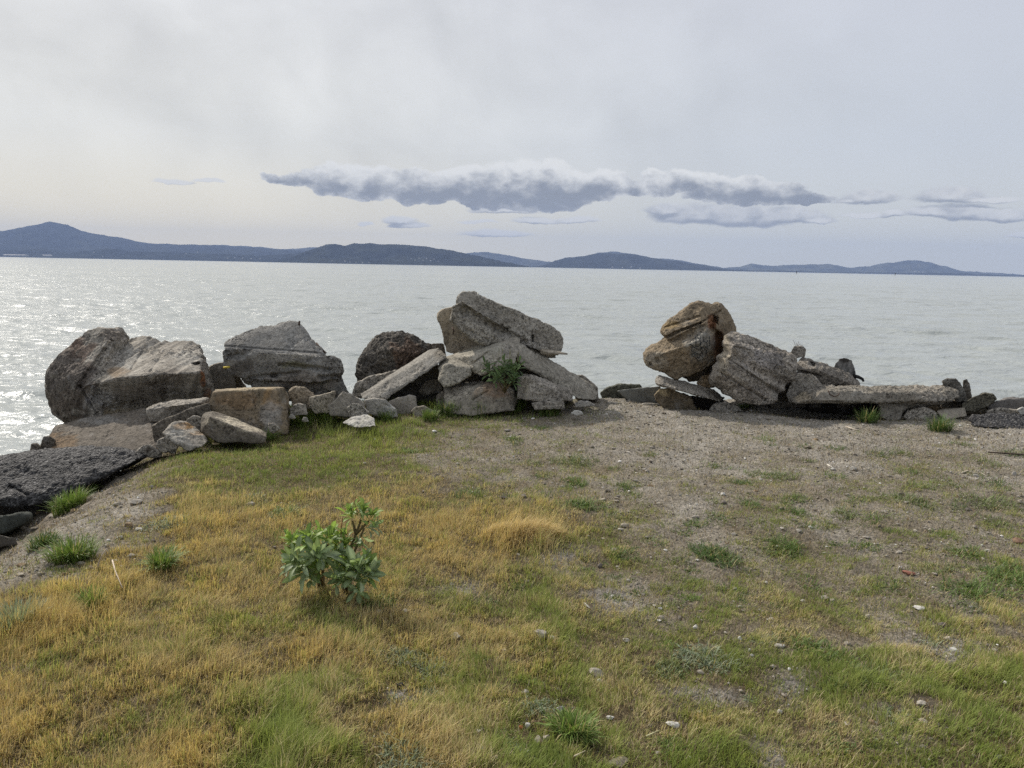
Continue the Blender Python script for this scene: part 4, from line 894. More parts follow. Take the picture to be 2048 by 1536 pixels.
TALL = [(600, 1430, 80, 60, 1.1), (560, 1500, 100, 60, .8), (1050, 1060, 90, 50, .9), (1900, 1370, 160, 90, .7), (1980, 1225, 60, 30, 1.0), (1720, 1380, 90, 50, 1.2), (960, 815, 200, 22, 1.8), (640, 840, 90, 26, 1.8), (750, 870, 90, 25, 1.3), (60, 1270, 120, 70, 1.0), (150, 1200, 140, 40, 0.9), (1450, 1500, 160, 40, .3), (400, 1020, 80, 40, .7), (860, 1480, 120, 60, .5), (1090, 1080, 40, 60, 1.2)]
def build_grass():
    N = 3300000
    Y = 1.75 + (9.7 - 1.75) * rng.random(N) ** 1.35
    X = (rng.random(N) * 2 - 1) * (0.92 * Y + 1.2)
    keepw = np.clip((3.3 / Y) ** 1.0, 0, 1)
    k0 = rng.random(N) < keepw
    X, Y = X[k0], Y[k0]
    Z = base_height(X, Y)
    px, py, cov, dry = turf(X, Y, Z)
    p = np.stack([X, Y, X * 0], 1)
    pn = fbm(p * 5.0 + 40, 3); pn2 = fbm(p * 1.6 + 80, 2)
    th = 1.02 - cov * 1.45
    acc = sstep(th - 0.35, th + 0.35, pn * 1.1 + 0.42 + pn2 * 0.5)
    acc = acc * np.clip(cov * 1.5 + 0.06, 0, 1)
    for (gx, gy, rx, ry) in ((1580, 1375, 40, 30), (1370, 1380, 34, 9), (1430, 1395, 50, 12), (1540, 1520, 35, 30), (1900, 1300, 70, 18), (1230, 1200, 50, 22), (1120, 1115, 40, 22), (930, 1180, 35, 14), (800, 1390, 26, 14), (645, 1400, 18, 14)):
        acc *= 1 - 0.85 * np.exp(-(((px - gx) / rx) ** 2 + ((py - gy) / ry) ** 2))
    acc *= 0.35 + 0.65 * sstep(-.35, .25, fbm(p * 9.0 + 33, 2) + .5 * fbm(p * 3.0 + 3, 2))
    acc *= 0.45 + 0.55 * sstep(-.3, .2, fbm(p * 22.0 + 3, 1))
    k = rng.random(len(X)) < acc
    X, Y, px, py, cov, dry, p = X[k], Y[k], px[k], py[k], cov[k], dry[k], p[k]
    n = len(X); Z = height(X, Y) - 0.004
    tall = np.zeros(n)
    for (a, b, rx, ry, m) in TALL:
        tall = np.maximum(tall, m * np.exp(-(((px - a) / rx) ** 2 + ((py - b) / ry) ** 2) * 1.1))
    hn = fbm(p * 3.3 + 120, 2)
    h = (0.014 + 0.020 * cov ** 2 + 0.012 * np.clip(dry - .4, 0, 1)) * (1 + 0.7 * hn + .35 * fbm(p * 10, 1)).clip(.3, 3) * (1 + tall)
    h *= rng.lognormal(0, 0.33, n)
    dn = dry + 0.42 * fbm(p * 2.6 + 60, 3) + 0.22 * fbm(p * 11 + 9, 2)
    # strength of green where the photo shows fresh tufts
    for (a, b, rx, ry, m) in ((600, 1470, 90, 50, .32), (1950, 1480, 120, 60, .3), (900, 830, 260, 26, .6), (1330, 1500, 200, 40, .3), (1560, 1340, 130, 30, .25), (600, 950, 200, 30, .3)):
        dn -= m * np.exp(-(((px - a) / rx) ** 2 + ((py - b) / ry) ** 2))
    is_dry = rng.random(n) < sstep(0.20, 0.90, dn) * 0.88
    green = np.array([0.225, 0.28, 0.075]); olive = np.array([0.41, 0.41, 0.135]); gold = np.array([0.61, 0.47, 0.205]); straw = np.array([0.64, 0.55, 0.33]); brown = np.array([0.42, 0.315, 0.17])
    u = rng.random(n)[:, None]; v = np.clip(dn, 0, 1)[:, None]
    cg = green * (1 - v) + olive * v; cg = cg * (0.75 + 0.55 * u)
    gm = np.clip((dry - .35) * 1.9, 0, 1)[:, None]
    cdry = straw * (1 - gm) + gold * gm
    cdry = np.where(u < 0.2, brown, cdry) * (0.72 + 0.5 * rng.random(n))[:, None]
    col = np.where(is_dry[:, None], cdry, cg)
    wd = (0.0013 + 0.0013 * rng.random(n)) * (1 + 0.16 * np.maximum(Y - 3, 0))
    h *= 1 + 0.05 * np.maximum(Y - 4, 0)
    ang = rng.normal(0.1, 0.9, n) + 3.0 * fbm(p * 3.5 + 200, 2); lean = np.abs(rng.normal(0.75, 0.45, n))
    print('blades', n)
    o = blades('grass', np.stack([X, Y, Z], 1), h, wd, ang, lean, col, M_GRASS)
    tag(o, 'short turf of green and golden dry grass covering the headland', 'grass', kind='stuff')
    # dead flat straw and litter
    N = 210000
    Y = 1.75 + (9.4 - 1.75) * rng.random(N) ** 1.2; X = (rng.random(N) * 2 - 1) * (0.92 * Y + 1.2)
    Z = height(X, Y); px, py, cov, dry = turf(X, Y, Z)
    k = (rng.random(N) < (0.25 + 0.75 * cov)) & (Z > -0.6)
    X, Y, Z, dry = X[k], Y[k], Z[k], dry[k]; n = len(X)
    u = rng.random(n)[:, None]
    col = np.where(u < .45, np.array([.46, .38, .25]), np.where(u < .75, np.array([.22, .15, .08]), np.array([.13, .14, .05]))) * (0.7 + .6 * rng.random(n))[:, None]
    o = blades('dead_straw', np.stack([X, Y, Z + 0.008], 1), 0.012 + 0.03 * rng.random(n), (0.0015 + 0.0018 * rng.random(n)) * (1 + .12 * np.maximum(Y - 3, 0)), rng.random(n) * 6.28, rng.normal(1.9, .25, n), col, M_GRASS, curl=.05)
    tag(o, 'scattered dead straw litter lying on the soil', 'straw', kind='stuff')
build_grass()

# straw mound swept to the right
def straw_mound():
    c = G(1050, 1085); n = 3600
    a = rng.random(n) * 6.28; r = np.sqrt(rng.random(n))
    X = c[0] + np.cos(a) * r * 0.22 * (1 + .3 * np.sin(a * 3)) - 0.02; Y = c[1] + np.sin(a) * r * 0.17 + .05
    Z = height(X, Y) + 0.04 * (1 - r ** 2) - .02
    col = np.where(rng.random(n)[:, None] < .75, np.array([.60, .47, .24]), np.array([.46, .35, .17])) * (.75 + .5 * rng.random(n))[:, None]
    rt_ = np.stack([X, Y, Z], 1)
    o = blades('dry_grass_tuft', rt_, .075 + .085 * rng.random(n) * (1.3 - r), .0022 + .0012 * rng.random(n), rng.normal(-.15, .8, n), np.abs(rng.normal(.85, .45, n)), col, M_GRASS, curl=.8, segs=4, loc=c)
    tag(o, 'large swirled mound of golden dry grass swept to the right, middle of the headland', 'grass tuft')
straw_mound()

def zone(px, py):
    if py < 1000: a = 'in front of the centre pile' if px < 1200 else ('in front of the grooved block' if px < 1600 else 'in front of the bench like slab')
    elif py < 1240: a = 'just right of the straw mound' if px < 1300 else ('around the wide dark weed clump' if px < 1650 else 'around the brick red fragment')
    elif py < 1390: a = 'near the pair of silvery weeds' if px < 1200 else ('near the silvery thistle like rosette' if px < 1600 else 'near the grey gravel pocket')
    else: a = 'around the bright green spiky tuft' if px < 1250 else ('by the whitish wedge shaped stone' if px < 1500 else 'in the bottom right corner turf')
    return a
# ------------------------------------------------------------------ gravel and stones
ICO = None
def ico(sub):
    bm = bmesh.new(); bmesh.ops.create_icosphere(bm, subdivisions=sub, radius=1.0)
    V = np.array([v.co[:] for v in bm.verts]); Fi = np.array([[v.index for v in f.verts] for f in bm.faces]); bm.free(); return V, Fi
def gravel():
    V0, F0 = ico(1)
    N = 150000
    Y = 1.75 + (9.9 - 1.75) * rng.random(N) ** 1.1; X = (rng.random(N) * 2 - 1) * (0.92 * Y + 1.2)
    Z = height(X, Y); px, py, cov, dry = turf(X, Y, Z)
    p = np.stack([X, Y, Z * 0], 1)
    acc = np.clip(1.0 - cov * 1.35 + 0.35 * fbm(p * 2.4 + 5, 2), 0.04, 1) * (Z > -1.2)
    for (gx, gy, rx, ry) in ((1580, 1375, 45, 35), (1430, 1395, 60, 18), (1540, 1520, 45, 40), (1900, 1300, 90, 30), (800, 1390, 30, 20)):
        acc = np.maximum(acc, np.exp(-(((px - gx) / rx) ** 2 + ((py - gy) / ry) ** 2)))
    k = rng.random(N) < acc * .62
    X, Y, Z = X[k], Y[k], Z[k]; n = len(X)
    s = np.clip(rng.lognormal(math.log(0.0036), 0.55, n), .0018, .020) * (1 + 0.07 * (Y - 3).clip(0))
    sc3 = s[:, None] * rng.uniform(.6, 1.25, (n, 3)) * np.array([1, 1, .6])
    th = rng.random(n) * 6.28; ct, sn = np.cos(th), np.sin(th)
    B = V0[None] * (1 + 0.35 * rng.normal(size=(n, len(V0), 1)).clip(-1, 1) * .6) * sc3[:, None]
    Vx = B[..., 0] * ct[:, None] - B[..., 1] * sn[:, None] + X[:, None]; Vy = B[..., 0] * sn[:, None] + B[..., 1] * ct[:, None] + Y[:, None]
    Vz = B[..., 2] + (Z + 0.006 + s * .15)[:, None]
    V = np.stack([Vx, Vy, Vz], 2).reshape(-1, 3)
    Fa = (F0[None] + (np.arange(n) * len(V0))[:, None, None]).reshape(-1, 3)
    u = rng.random(n)[:, None]
    c = np.where(u < .5, np.array([.26, .23, .19]), np.where(u < .72, np.array([.15, .13, .11]), np.where(u < .93, np.array([.36, .33, .28]), np.array([.62, .60, .56])))) * rng.uniform(.75, 1.2, (n, 1))
    print('pebbles', n)
    o = mesh_np('gravel', V, [Fa], M_STONE, np.repeat(c, len(V0), axis=0), smooth=False)
    tag(o, 'small loose gravel strewn over the bare dirt', 'gravel', kind='stuff')
gravel()

def stone(px, py, wpx, hpx, tint, label, group=None, name='stone'):
    g = G(px, py + hpx / 2); s = wpx / F_PX * np.linalg.norm(g - CAM) / 2; sh = hpx / F_PX * np.linalg.norm(g - CAM) / 2 * 1.05
    V, Fi = ico(3)
    off = rng.uniform(0, 50, 3)
    # angular: clip by random planes
    for _ in range(9):
        nrm = rng.normal(size=3); nrm /= np.linalg.norm(nrm); dcut = rng.uniform(.55, .85)
        t = V @ nrm - dcut; V = V - nrm * np.maximum(t, 0)[:, None]
    V = V * (1 + .10 * fbm(V * 2.3 + off, 3))[:, None]
    V = V / np.abs(V).max(0)
    V = V * np.array([s, s * rng.uniform(.6, .9), sh])
    a = rng.uniform(-.5, .5); V = V @ np.array([[math.cos(a), math.sin(a), 0], [-math.sin(a), math.cos(a), 0], [0, 0, 1]])
    V[:, 2] += sh * .7
    col = np.tile(np.array(TINT[tint] if isinstance(tint, str) else tint), (len(V), 1)) * (1 + .2 * fbm(V * 60 + off, 2))[:, None]
    o = mesh_np(name, V + g, [Fi], M_STONE, col, loc=g, smooth=False)
    return tag(o, label, 'stone', group)
for s_ in [(910, 1270, 24, 14, 'white', 'whitish flat stone in olive grass, centre foreground right of the fuzzy silver weeds'),
    (1080, 1268, 26, 17, 'grey', 'grey angular stone in the grass right of the whitish flat one, centre foreground'),
    (1104, 1276, 12, 9, 'white', 'tiny white pebble touching the grey angular stone'),
    (1190, 1345, 34, 16, 'grey', 'larger grey slate like stone pair partner in the centre right foreground'),
    (1198, 1362, 12, 9, 'white', 'tiny pale stone just below the slate like grey stone'),
    (1120, 1417, 15, 14, 'white', 'white shell like stone at the edge of the bright green grass tuft'),
    (1056, 1450, 12, 14, 'white', 'upright white stone left of the bright green grass tuft'),
    (1042, 1457, 9, 8, (.4, .14, .06), 'tiny orange red fragment beside the upright white stone'),
    (1077, 1480, 20, 16, 'tan', 'left one of two beige stones touching each other at bottom centre'),
    (1093, 1476, 16, 18, 'tan', 'right one of two beige stones touching each other at bottom centre'),
    (1345, 1448, 26, 13, 'white', 'whitish wedge shaped stone alone in bottom right foreground grass'),
    (1300, 1453, 9, 8, 'tan', 'small round tan pebble left of the whitish wedge stone'),
    (1558, 1290, 22, 8, 'pale', 'pale flat shell like stone between two weed rosettes'),
    (1500, 1302, 10, 8, 'white', 'small white pebble left of the pale flat shell like stone'),
    (1322, 1235, 14, 11, 'tan', 'cream coloured stone in thin grass at centre right'),
    (1320, 1217, 8, 7, 'white', 'small white pebble just above the cream stone'),
    (1817, 1146, 22, 9, (.27, .12, .085), 'flat brick red fragment on the gravel at right'),
    (2034, 1081, 20, 9, (.24, .15, .10), 'rusty brown rounded stone near the right frame edge'),
    (1838, 1215, 20, 7, 'white', 'thin white chip on the sandy track at right'),
    (1734, 1234, 10, 9, 'tan', 'little tan stone in the gravel pocket at right'),
    (988, 1452 - 200, 0, 0, None, None),
    (1250, 1050, 18, 10, 'tan', 'sandy lump on the bare dirt right of the straw mound'),
    (275, 1003, 26, 10, 'grey', 'grey flat stone on the left dirt slope'),
    (278, 1058, 14, 8, 'white', 'white shell piece on the left dirt slope above the twigs'),
    (240, 1074, 10, 6, 'white', 'tiny white shell on the left dirt slope lower than the shell piece'),
    (500, 1008, 20, 9, 'grey', 'grey stone under the small greyish weed left of the leafy bush'),
    (800, 1372, 16, 12, 'black', 'small black lump in grass beside the fuzzy silver weeds'),
    (1240, 1525, 42, 9, 'dark', 'half buried grey rock at the bottom frame edge, centre right'),
    (880, 1428 + 40, 16, 9, 'pale', 'small pale stone in the bottom centre grass'),
    (1530, 1165, 10, 6, 'white', 'white chip on the thin turf right of centre'),
    (1605, 1202, 10, 6, 'white', 'white chip beside the faint grass tuft right of centre'),
    (1470, 1178, 8, 6, 'white', 'white speck stone on the thin turf nearer the centre'),
    (720, 846 - 3, 0, 0, None, None),
    (1665, 998 - 60, 9, 5, 'white', 'white speck stone on bare dirt at right')]:
    if s_[4] is not None: stone(*s_)
# loose small cobbles on the bare dirt: one repeated kind
for k in range(46):
    px = rng.uniform(1000, 2040); py = rng.uniform(850, 1130); tc = random.choice(['grey', 'tan', 'dark', 'pale', 'brown'])
    stone(px, py, rng.uniform(7, 15), rng.uniform(4, 8), tc, 'small %s cobble on the dirt %s' % (tc, zone(px, py)), 'small cobbles on the bare dirt', 'cobble')
for k in range(52):
    px = rng.uniform(40, 330); py = rng.uniform(950, 1150)
    stone(px, py, rng.uniform(7, 18), rng.uniform(4, 9), ['grey', 'tan', 'dark', 'brown'][k % 4], 'small %s cobble on the eroding left slope %s' % (['grey', 'tan', 'dark', 'brown'][k % 4], 'above the green tufts' if py < 1060 else 'beside the green tufts'), 'small cobbles on the left slope', 'cobble')
for k in range(36):
    px = rng.uniform(700, 2000); py = rng.uniform(1150, 1520); tc = random.choice(['grey', 'tan', 'pale', 'white', 'brown'])
    stone(px, py, rng.uniform(7, 16), rng.uniform(4, 9), tc, 'small %s stone in thin turf %s' % (tc, zone(px, py)), 'small stones in the foreground turf', 'cobble')

# ------------------------------------------------------------------ weed tufts
def tuft(px, py, wpx, label, n=130, kind='green', group=None, name='weed_tuft', squash=.5):
    n = int(n * (1.5 if name == 'grass_tuft' else 2.6))
    g = G(px, py); wm = wpx / F_PX * np.linalg.norm(g - CAM) / 2
    cols = dict(green=(.13, .19, .05), bright=(.165, .24, .055), silver=(.24, .28, .18), dull=(.17, .205, .08), dark=(.09, .145, .04))[kind]
    a = rng.random(n) * 6.28; sprd = .45 if name == 'grass_tuft' else .95
    r = rng.random(n) ** .6 * wm * sprd * (1 + .35 * np.sin(a * 2 + px) + .2 * np.sin(a * 5 + py))
    X, Y = g[0] + np.cos(a) * r, g[1] + np.sin(a) * r
    Z = height(X, Y) - .003
    L = wm * rng.uniform(.3, 1.0, n) * (1 if name == 'grass_tuft' else .62)
    col = np.array(cols) * rng.uniform(.65, 1.45, (n, 1)) * np.array([1, 1, 1])
    yel = rng.random(n) < .08; col[yel] = np.array([.42, .36, .17])
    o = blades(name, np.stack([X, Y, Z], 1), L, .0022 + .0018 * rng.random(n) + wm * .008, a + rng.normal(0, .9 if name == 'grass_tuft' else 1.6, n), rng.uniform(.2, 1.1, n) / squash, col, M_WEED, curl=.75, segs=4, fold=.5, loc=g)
    return tag(o, label, 'grass tuft' if name == 'grass_tuft' else 'weed', group)
for t_ in [(1145, 1475, 115, 'bright green spiky tuft at bottom centre beside a white stone', 420, 'bright', None, 'grass_tuft', .85),
    (1082, 1420, 62, 'silvery grey weed left of the bright green spiky tuft', 160, 'silver'),
    (806, 1318, 72, 'upper one of two silvery green weeds in the centre foreground', 170, 'silver'),
    (866, 1345, 68, 'lower right one of two silvery green weeds in the centre foreground', 170, 'silver'),
    (1410, 1322, 92, 'silvery thistle like rosette in the right foreground', 210, 'silver'),
    (1630, 1305, 82, 'dark green weed rosette right of the silvery thistle like one', 200, 'green'),
    (1345, 1340, 70, 'flat dull green weed left of the silvery thistle like rosette', 120, 'dull'),
    (1735, 1355, 90, 'sprawling dull green weed above the grey gravel pocket', 160, 'dull'),
    (1430, 1115, 90, 'wide dark green clump of weeds on the turf right of centre', 260, 'dark'),
    (1570, 1095, 75, 'dark green weed clump right of the widest one', 200, 'green'),
    (1378, 1197, 42, 'lime green small tuft in thin turf', 90, 'bright'),
    (1540, 1280, 46, 'faint grey green rosette above the pale shell like stone', 80, 'silver'),
    (1240, 1110, 55, 'dark weed tuft right of the straw mound on bare soil', 110, 'dark'),
    (1228, 1198, 40, 'small grey green tuft on the gravelly patch right of centre', 80, 'dull'),
    (1935, 1110, 62, 'green weed tuft on the dirt near the right edge', 130, 'green'),
    (2010, 1160, 90, 'long green weed clump at the right frame edge', 220, 'green'),
    (1950, 1185, 90, 'sprawling green weed clump just left of the edge clump', 200, 'green'),
    (1730, 1095, 50, 'weed tuft on the sandy dirt right of the dark clump', 100, 'green'),
    (1140, 1000, 0, None),
    (1170, 1015, 80, 'green tuft at the far edge of the straw mound', 200, 'green'),
    (1155, 970, 52, 'green tuft on dirt beyond the straw mound', 120, 'green'),
    (930, 990, 55, 'green weed tuft above the straw mound in dry grass', 120, 'green'),
    (570, 1028, 70, 'low green weed mat left of the leafy bush', 170, 'green'),
    (512, 1000, 50, 'grey green weed by the grey stone left of the leafy bush', 100, 'silver'),
    (760, 1205, 70, 'dark green tuft right below the leafy bush', 130, 'green'),
    (818, 905, 52, 'small green weed on the turf before the centre pile', 120, 'green'),
    (1027, 880, 42, 'small green weed at the dirt edge before the centre pile', 110, 'green'),
    (1082, 858, 34, 'smallest green weed nearest the wedge block', 90, 'green'),
    (1145, 925, 76, 'flat brownish green weed on the dirt before the centre pile', 150, 'dull'),
    (1300, 912, 34, 'tiny weed on bare dirt between the two piles', 70, 'dull'),
    (1250, 975, 44, 'round green weed on bare dirt right of the mound', 110, 'green'),
    (1480, 968, 40, 'round dark green weed on bare dirt before the grooved block', 110, 'dark'),
    (1560, 955, 58, 'spreading faint weed on bare dirt before the bench slab', 110, 'dull'),
    (1590, 1000, 50, 'green weed further right on bare dirt', 100, 'green'),
    (1600, 1028, 44, 'round green weed below the spreading faint one', 100, 'green'),
    (1690, 1030, 55, 'low weed on sandy dirt at right', 110, 'dull'),
    (1500, 1010, 50, 'low green weed midway on the bare dirt', 100, 'green'),
    (1390, 1050, 44, 'small tuft above the wide dark weed clump', 90, 'green'),
    (1820, 1000, 60, 'low dull weed on the dirt before the right rubble', 110, 'dull'),
    (1850, 975, 50, 'low dull weed below the bench slab leg', 90, 'dull'),
    (1975, 1010, 80, 'low spreading weed on dirt near the right edge', 140, 'dull'),
    (1880, 862, 70, 'dark green grass tuft right of the bench slab leg', 260, 'dark', None, 'grass_tuft', .9),
    (1735, 845, 70, 'dark green grass under the bench slab', 200, 'dark', None, 'grass_tuft', .9),
    (1485, 815, 34, 'small green plant at the foot of the grooved block', 110, 'bright'),
    (325, 1135, 90, 'fresh green tuft with white specks left of the leafy bush in dry grass', 330, 'bright', None, 'grass_tuft', .9),
    (145, 1125, 105, 'lush green tuft on the slope edge right of the dark spiky one', 480, 'bright', None, 'grass_tuft', 1.0),
    (140, 1020, 85, 'bushy green tuft overhanging beside the black asphalt lump', 480, 'bright', None, 'grass_tuft', 1.1),
    (180, 990, 50, 'smaller green tuft joined to the bushy one by the asphalt', 200, 'bright', None, 'grass_tuft', 1.0),
    (88, 1095, 68, 'dark green spiky tuft on the left dirt slope', 300, 'dark', None, 'grass_tuft', .9),
    (340, 1050, 70, 'silvery green tuft at the top edge of the dry grass left', 150, 'silver'),
    (185, 1215, 80, 'long bladed green tuft in golden grass at left', 170, 'bright', None, 'grass_tuft', 1.2),
    (30, 1260, 110, 'pale green drooping tuft at the left frame edge', 260, 'silver', None, 'grass_tuft', 1.2),
    (450, 885, 60, 'green tuft at the foot of the tilted pale topped slab', 220, 'green', None, 'grass_tuft', .9),
    (540, 880, 56, 'green tuft right of the tilted slab corner', 180, 'green', None, 'grass_tuft', .9),
    (820, 1530, 100, 'silver green weed cut by the bottom frame edge', 220, 'silver'),
    (1960, 1520 + 10, 0, None)]:
    if t_[3] is not None: tuft(*t_)
for k in range(110):
    px = rng.uniform(960, 2040); py = rng.uniform(880, 1230); tc = random.choice(['green', 'dull', 'dark', 'dull'])
    tuft(px, py, rng.uniform(18, 60), 'small low %s weed %s' % ({'green': 'fresh green', 'dull': 'dull olive', 'dark': 'dark green'}[tc], zone(px, py)), 46, tc, 'small weeds dotted over the dirt')
for k in range(34):
    px = rng.uniform(760, 2000); py = rng.uniform(1240, 1520); tc = random.choice(['green', 'bright', 'dull', 'silver'])
    tuft(px, py, rng.uniform(26, 60), 'small %s weed in turf %s' % ({'green': 'fresh green', 'bright': 'lime green', 'dull': 'dull olive', 'silver': 'silvery'}[tc], zone(px, py)), 60, tc, 'small weeds in the foreground turf')
# taller grass bases along the rocks
for (px, py, w_, lab) in ((900, 832, 80, 'tall green grass tuft before the broad low block, left end'), (960, 832, 90, 'tall green grass tuft before the broad low block, middle'), (1030, 822, 80, 'leafy green tuft in front of the wedge shaped block'), (1100, 832, 70, 'green tuft at the right foot of the wedge shaped block'), (650, 848, 80, 'tall green tuft below the grey triangular piece'), (610, 852, 70, 'tall green tuft beside the brown rectangular block'), (860, 842, 60, 'green tuft right of the pinkish stone'), (770, 842, 60, 'green tuft between the pale boulder and the whitish flat stone')):
    tuft(px, py, w_, lab, 320, 'bright' if px % 20 else 'green', None, 'grass_tuft', 1.3)

# ------------------------------------------------------------------ leafy plants
def leaves(origin, axis, n, L, Wd, spread, cols, up=.0, tiers=1.0):
    """obovate leaves in a whorl round an axis; returns V, faces, colours"""
    Vs, Fs, Cs = [], [], []; base = 0
    axis = np.array(axis, float); axis /= np.linalg.norm(axis)
    s1 = np.cross(axis, [.3, .9, .1]); s1 /= np.linalg.norm(s1); s2 = np.cross(axis, s1)
    prof = [(0, .12), (.2, .24), (.45, .66), (.66, 1.0), (.84, .80), (1.0, .05)]
    for k in range(n):
        th = k * 2.399 + rng.uniform(-.3, .3); q = k / n
        tilt = spread * (1.15 - .85 * q) + rng.uniform(-.15, .2)
        st = np.array(origin) + axis * (q * tiers * L) + rng.normal(0, .06 * L, 3)
        rad = s1 * math.cos(th) + s2 * math.sin(th)
        l = L * rng.uniform(.5, 1.2) * (1 - .35 * q ** 2); ww = Wd * rng.uniform(.8, 1.15)
        c = np.array(cols[rng.integers(len(cols))]) * rng.uniform(.75, 1.25)
        p = st.copy(); ang = tilt * .45; prev = 0
        side = np.cross(rad, axis); cup = rng.uniform(.15, .45)
        tw = rng.normal(0, .25); side = side * math.cos(tw) + axis * math.sin(tw)
        for i, (t, wk) in enumerate(prof):
            dt = (t - prev) * l; prev = t
            d = rad * math.sin(ang) + axis * math.cos(ang)
            p = p + d * dt; ang += tilt * .22
            nrm = np.cross(side, d)
            hw = ww * wk * .5
            Vs += [p - side * hw + nrm * hw * cup, p + nrm * 0, p + side * hw + nrm * hw * cup]
            Cs += [c, c * 1.5 + .02, c]
            if i:
                b = base + i * 3
                Fs += [(b - 3, b - 2, b + 1, b), (b - 2, b - 1, b + 2, b + 1)]
        base += len(prof) * 3
    return np.array(Vs), np.array(Fs), np.array(Cs)
def stem_mesh(parent, pts, r, col=(.13, .10, .045)):
    return tube('stem', pts, r, M_WOOD, parent, col=col, seg=7, taper=(1.2, .7), wob=.08)
def bush():
    g = G(690, 1188)
    root = empty('leafy_bush', g)
    tag(root, 'knee high leafy green bush with paddle shaped leaves standing in the dry grass', 'bush')
    lg = [(.18, .26, .06), (.21, .30, .065), (.14, .21, .05), (.25, .33, .08)]
    sg = [(.20, .26, .13), (.17, .23, .09), (.26, .32, .19)]
    Y = g[1]
    heads = [(  # px, py of whorl base, Y offset, leaf count, leaf length px, cols, axis
        705, 1042, .03, 15, 40, lg, (-.25, 0, 1)), (722, 1040, .03, 16, 40, lg, (.2, 0, 1)), (737, 1042, 0, 10, 34, lg, (.5, -.1, .9)), (716, 1066, 0, 10, 38, sg, (.25, -.3, -.5)),
        (606, 1104, .05, 16, 44, lg, (-.35, 0, 1)), (618, 1100, -.05, 20, 46, lg, (-.05, -.2, 1)), (640, 1092, .06, 16, 44, lg, (0, 0, 1)), (656, 1090, .0, 16, 42, lg, (.2, 0, 1)), (676, 1085, .06, 12, 34, lg, (.15, 0, 1)),
        (608, 1128, -.10, 18, 50, sg, (-.3, -.5, .45)), (634, 1118, -.1, 18, 52, sg, (.2, -.6, .5)), (600, 1118, 0, 12, 42, lg, (-.9, -.1, .4)), (660, 1112, -.05, 12, 44, sg, (.7, -.4, .5)),
        (688, 1105, 0, 12, 36, lg, (.1, 0, 1)), (668, 1105, .08, 14, 42, lg, (.1, 0, 1)), (590, 1096, .03, 14, 40, lg, (-.6, 0, 1)), (696, 1080, .03, 9, 32, lg, (-.3, 0, .9)), (728, 1056, -.02, 8, 36, sg, (.7, -.1, .2)), (726, 1150, -.12, 12, 50, lg, (.4, -.1, 1)), (620, 1140, -.05, 12, 46, sg, (-.2, -.5, .2)), (676, 1140, 0, 10, 42, lg, (.2, -.2, .8)), (600, 1140, -.02, 12, 40, sg, (-.6, -.3, .4)), (632, 1158, -.02, 10, 40, sg, (-.1, -.5, .5)), (668, 1160, -.02, 9, 38, sg, (.3, -.4, .5)), (690, 1168, -.04, 9, 40, lg, (-.2, -.4, .7)), (716, 1180, -.15, 9, 42, sg, (.1, -.6, .4)), (640, 1138, -.06, 12, 42, lg, (.1, -.5, .6)), (700, 1150, -.1, 10, 48, lg, (-.3, -.1, 1)), (712, 1165, -.15, 24, 60, sg, (.05, -.1, 1)), (716, 1160, -.17, 14, 54, sg, (.6, -.3, .6)), (704, 1166, -.15, 10, 50, sg, (-.6, -.3, .5)), (695, 1130, -.05, 10, 40, lg, (-.2, 0, 1))]
    nodes = dict()
    for i, (px, py, dy_, n, lp, cols, ax) in enumerate(heads):
        o_ = P(px, py, Y + dy_)
        L = lp / F_PX * Y * 1.05
        V, Fq, C = leaves(o_, ax, int(n * 1.5), L * .95, L * .23, 1.08 if i != 3 else 1.0, cols, tiers=.55)
        mesh_np('foliage', V - g, [Fq], M_LEAF, C, parent=root)
        if i in (4, 5, 6, 7, 9, 10, 12, 17):
            gb = G(640, 1172) if px < 690 else g
            mid = (o_ + gb) / 2 + np.array([-.01, 0, .02])
            stem_mesh(root, [gb + np.array([rng.uniform(-.04, .04), 0, -.02]), mid, o_], .007)
    f1 = P(700, 1100, Y); f2 = P(712, 1068, Y + .02)
    stem_mesh(root, [g, P(688, 1140, Y), f1, f2], .010)
    for (px, py, dy_) in ((705, 1042, .03), (722, 1040, .03), (737, 1042, 0)):
        stem_mesh(root, [f2, P(px, py, Y + dy_)], .007)
    stem_mesh(root, [g + np.array([.02, -.1, 0]), P(712, 1172, Y - .15)], .008)
    tube('stem', [P(682, 1095, Y), P(682, 1060, Y + .02), P(685, 1036, Y + .03)], .003, M_WOOD, root, col=(.2, .1, .05), seg=5)
    tube('stem', [P(715, 1030, Y), P(707, 998, Y + .02)], .002, M_WOOD, root, col=(.2, .1, .05), seg=5)
bush()
def pile_plant():
    g = P(1010, 775, 8.35)
    root = empty('leafy_plant', g)
    tag(root, 'dark leafy green plant growing in the gap in the centre pile', 'plant')
    cols = [(.06, .10, .03), (.08, .13, .035), (.10, .15, .05)]
    for (px, py, dy_, n) in ((1000, 755, .0, 22), (1018, 748, .05, 22), (985, 752, .1, 18), (1030, 760, .0, 16), (1008, 738, .1, 16), (1022, 770, -.05, 16), (990, 768, -.05, 16), (978, 742, .12, 12), (1034, 742, .08, 12)):
        o_ = P(px, py, 8.35 + dy_)
        V, Fq, C = leaves(o_, (rng.uniform(-.4, .4), -.5, .9), n, .13, .026, 1.3, cols, tiers=.8)
        mesh_np('foliage', V - g, [Fq], M_WEED, C, parent=root)
        stem_mesh(root, [g + np.array([0, 0, -.06]), (g + o_) / 2, o_], .005)
    for k in range(7):
        a = P(990 + k * 7, 735, 8.45); b = P(985 + k * 8 + rng.uniform(-6, 6), 700 + rng.uniform(-4, 14), 8.4)
        tube('stem', [g, a, b], .0025, M_WOOD, root, col=(.2, .2, .09), seg=4)
pile_plant()

